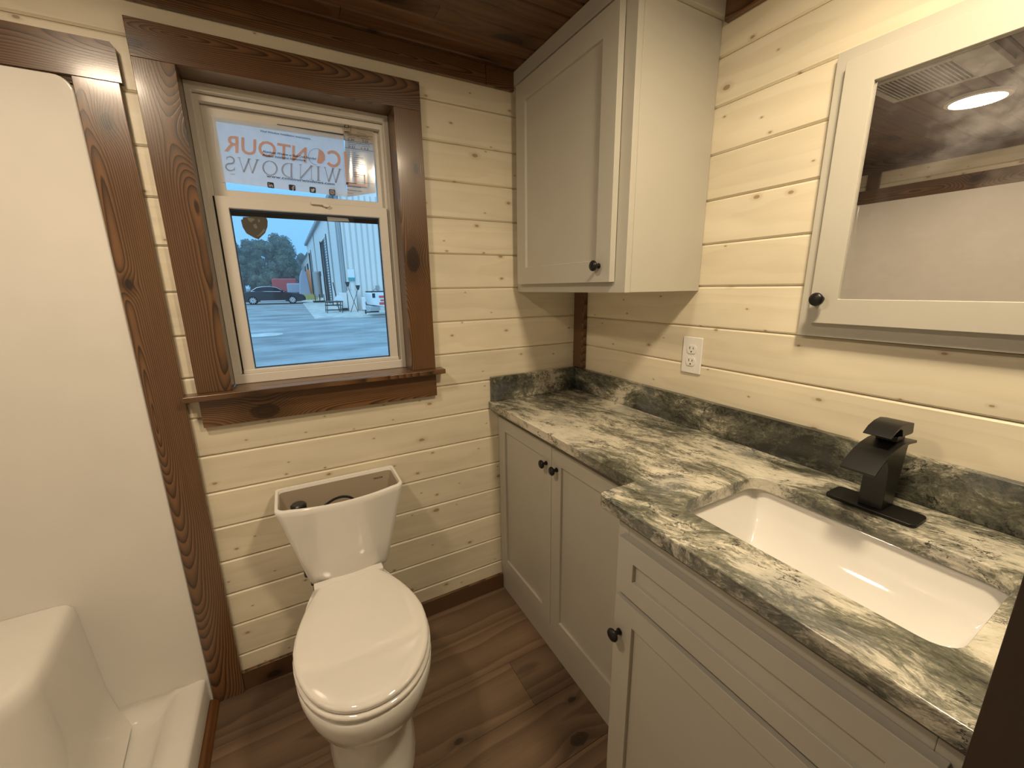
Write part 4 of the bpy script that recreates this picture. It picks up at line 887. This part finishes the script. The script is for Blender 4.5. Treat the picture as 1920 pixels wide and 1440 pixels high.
for k in range(4): bm = NB(); box(bm, 0.9+0.02*k, 1.85-0.03*k, 24.05+0.24*k, 24.2+0.24*k, G2+0.62, G2+0.655); build('slat', bm, WHT if k % 2 else CHAR, ch)
bm = NB(); prism(bm, [(1.35, G2+0.7), (1.95, G2+0.67), (1.85, G2+0.9), (1.6, G2+1.0)], 24.3, 24.36, 1); ob = build('scrap_board', bm, WHT); tag(ob, 'white crooked board lying in the metal rack', 'board')
bm = NB(); tube(bm, [(1.72, 25.2, gz(25)+0.05), (1.55, 25.45, gz(25)+1.75)], 0.03, 6); ob = build('leaning_pole', bm, CHAR); tag(ob, 'dark pole leaning on the warehouse corner', 'pole')
uc_ = thing('utility_box', (2.2, 24.6, gz(24.6)), 'pale utility boxes at the warehouse corner', 'box')
for x0, x1, h in ((1.78, 2.22, 1.15), (2.26, 2.75, 1.25)):
    bm = NB(); box(bm, x0, x1, 25.15, 25.5, gz(24.9)+0.05, gz(24.9)+h); build('body', bm, SHEET, uc_, bevel=0.02)
bm = NB(); box(bm, 1.85, 2.2, 25.11, 25.15, gz(24.9)+0.1, gz(24.9)+0.25); build('vent', bm, CHAR, uc_)
for (x0, x1, h, lab) in ((2.06, 2.62, 1.55, 'dark broom leaning against the utility boxes'), (2.62, 2.22, 1.35, 'dark rake crossing the broom by the utility boxes')):
    t_ = thing('yard_tool', (x0, 24.3, gz(24.3)), lab, 'tool')
    bm = NB(); tube(bm, [(x1, 24.2, gz(24.2)+0.05), (x0+0.2, 24.8, gz(24.8)+h)], 0.017, 6); build('handle', bm, CHAR, t_)
    bm = NB(); prism(bm, [(x0+0.08, gz(24.8)+h+0.22), (x0+0.34, gz(24.8)+h+0.22), (x0+0.26, gz(24.8)+h-0.05), (x0+0.16, gz(24.8)+h-0.05)], 24.79, 24.84, 1); build('head', bm, CHAR, t_)
sg = thing('wall_sign', (2.62, 25.5, 2.2), 'small white and teal sign on the warehouse gable', 'sign')
bm = NB(); box(bm, 2.42, 2.82, 25.50, 25.555, 2.02, 2.50); build('board', bm, WHT, sg, bevel=0.02)
bm = NB(); box(bm, 2.44, 2.80, 25.48, 25.50, 1.86, 2.02); build('teal_band', bm, TEAL, sg, bevel=0.02)
ac = thing('air_conditioner', (3.35, 24.9, gz(24.9)), 'white outdoor air conditioner unit beside the white pickup', 'air conditioner')
bm = NB(); box(bm, 2.98, 3.85, 24.75, 25.15, gz(24.9)+0.12, gz(24.9)+0.88); build('case', bm, WHT, ac, bevel=0.03)
bm = NB(); tube(bm, [(3.48, 24.745, gz(24.9)+0.5), (3.48, 24.72, gz(24.9)+0.5)], 0.31, 28); fg = build('fan_grille', bm, CHAR, ac)
for k in range(11):
    dx = -0.27+k*0.054; hh = math.sqrt(max(0.0, 0.095-dx*dx)); bm = NB(); tube(bm, [(3.48+dx, 24.712, gz(24.9)+0.5-hh), (3.48+dx, 24.712, gz(24.9)+0.5+hh)], 0.008, 5); build('bar', bm, TANKM, fg)
bm = NB(); tube(bm, [(4.05, 25.5, 1.35), (3.95, 25.4, 1.35), (3.80, 25.4, 1.25), (3.72, 25.35, 1.0)], 0.03, 8); box(bm, 4.0, 4.2, 25.45, 25.56, 1.3, 1.55); ob = build('conduit', bm, TANKM, smooth=True); tag(ob, 'bent grey conduit and meter on the gable above the pickup', 'conduit')
# white pickup, rear corner in view
pk = thing('white_pickup', (3.9, 21, gz(20.8)), 'rear corner of a white pickup with red lettering at the right window edge', 'pickup')
PG = gz(20.5); PX = 2.78
bm = NB(); loft(bm, [[(PX+f, yy, PG+0.62), (PX+f-0.06, yy, PG+0.9), (PX+f-0.08, yy, PG+1.18), (PX+f, yy, PG+1.25), (PX+2.6, yy, PG+1.25), (PX+2.6, yy, PG+0.50), (PX+0.55+f, yy, PG+0.50)] for yy, f in ((20.3, 0.06), (20.42, 0.0), (21.9, 0.0), (22.0, 0.06))]); build('bed', bm, WHT, pk, bevel=0.03)
bm = NB(); box(bm, PX-0.02, PX+2.6, 20.32, 22.0, PG+1.25, PG+1.31); build('bed_cap', bm, CHAR, pk, bevel=0.02)
bm = NB(); prism(bm, [(20.5, PG+0.30), (21.8, PG+0.30), (21.9, PG+0.56), (20.4, PG+0.56)], PX-0.10, PX+0.35, 0); build('bumper', bm, RIM, pk, bevel=0.03)
bm = NB(); box(bm, PX-0.30, PX+0.4, 20.9, 21.0, PG+0.22, PG+0.28); tube(bm, [(PX-0.26, 20.95, PG+0.16), (PX-0.26, 20.95, PG+0.38)], 0.03, 8); build('hitch', bm, CHAR, pk)
bm = NB(); box(bm, PX+0.02, PX+0.16, 20.285, 20.31, PG+0.98, PG+1.20); build('tail_light', bm, CHAR, pk, bevel=0.01)
bm = NB()
for x0, x1, z0, z1 in ((0.34, 0.72, 0.98, 1.08), (0.34, 0.72, 0.64, 0.75), (0.58, 0.72, 0.70, 0.90), (0.62, 0.90, 0.90, 1.03), (0.40, 0.64, 0.82, 0.89)): box(bm, PX+x0, PX+x1, 20.270, 20.299, PG+z0, PG+z1)
build('red_lettering', bm, RED, pk)
bm = NB(); tube(bm, [(PX+1.6, 20.35, PG+0.38), (PX+1.6, 20.65, PG+0.38)], 0.38, 20); build('wheel', bm, TYRE, pk, smooth=True)
bm = NB(); rr = random.Random(9)
for _ in range(160):
    xx, yy = rr.uniform(0.8, 1.9), rr.uniform(44, 50); h = rr.uniform(0.2, 0.7); bm.faces.new([bm.verts.new(p) for p in ((xx-0.05, yy, gz(yy)), (xx+0.05, yy, gz(yy)), (xx+rr.uniform(-0.2, 0.2), yy, gz(yy)+h))])
tag(build('weeds', bm, STRAW), 'straw coloured weeds by the far end of the pavement', 'weeds', kind='stuff')

hm = bpy.data.materials.new('morning haze'); hm.use_nodes = True; ht_ = hm.node_tree; ht_.nodes.clear(); hg = NG(ht_)
hv = hg.n('ShaderNodeVolumeScatter', ins={'Color': (0.92, 0.96, 1.0, 1), 'Density': 0.008, 'Anisotropy': 0.0})
hg.n('ShaderNodeOutputMaterial', ins={'Volume': hv.outputs[0]})
bm = NB(); box(bm, -70, 70, 64, 130, -3, 60)
tag(build('haze', bm, hm), 'thin blue haze in front of the distant trees', 'haze', kind='stuff')
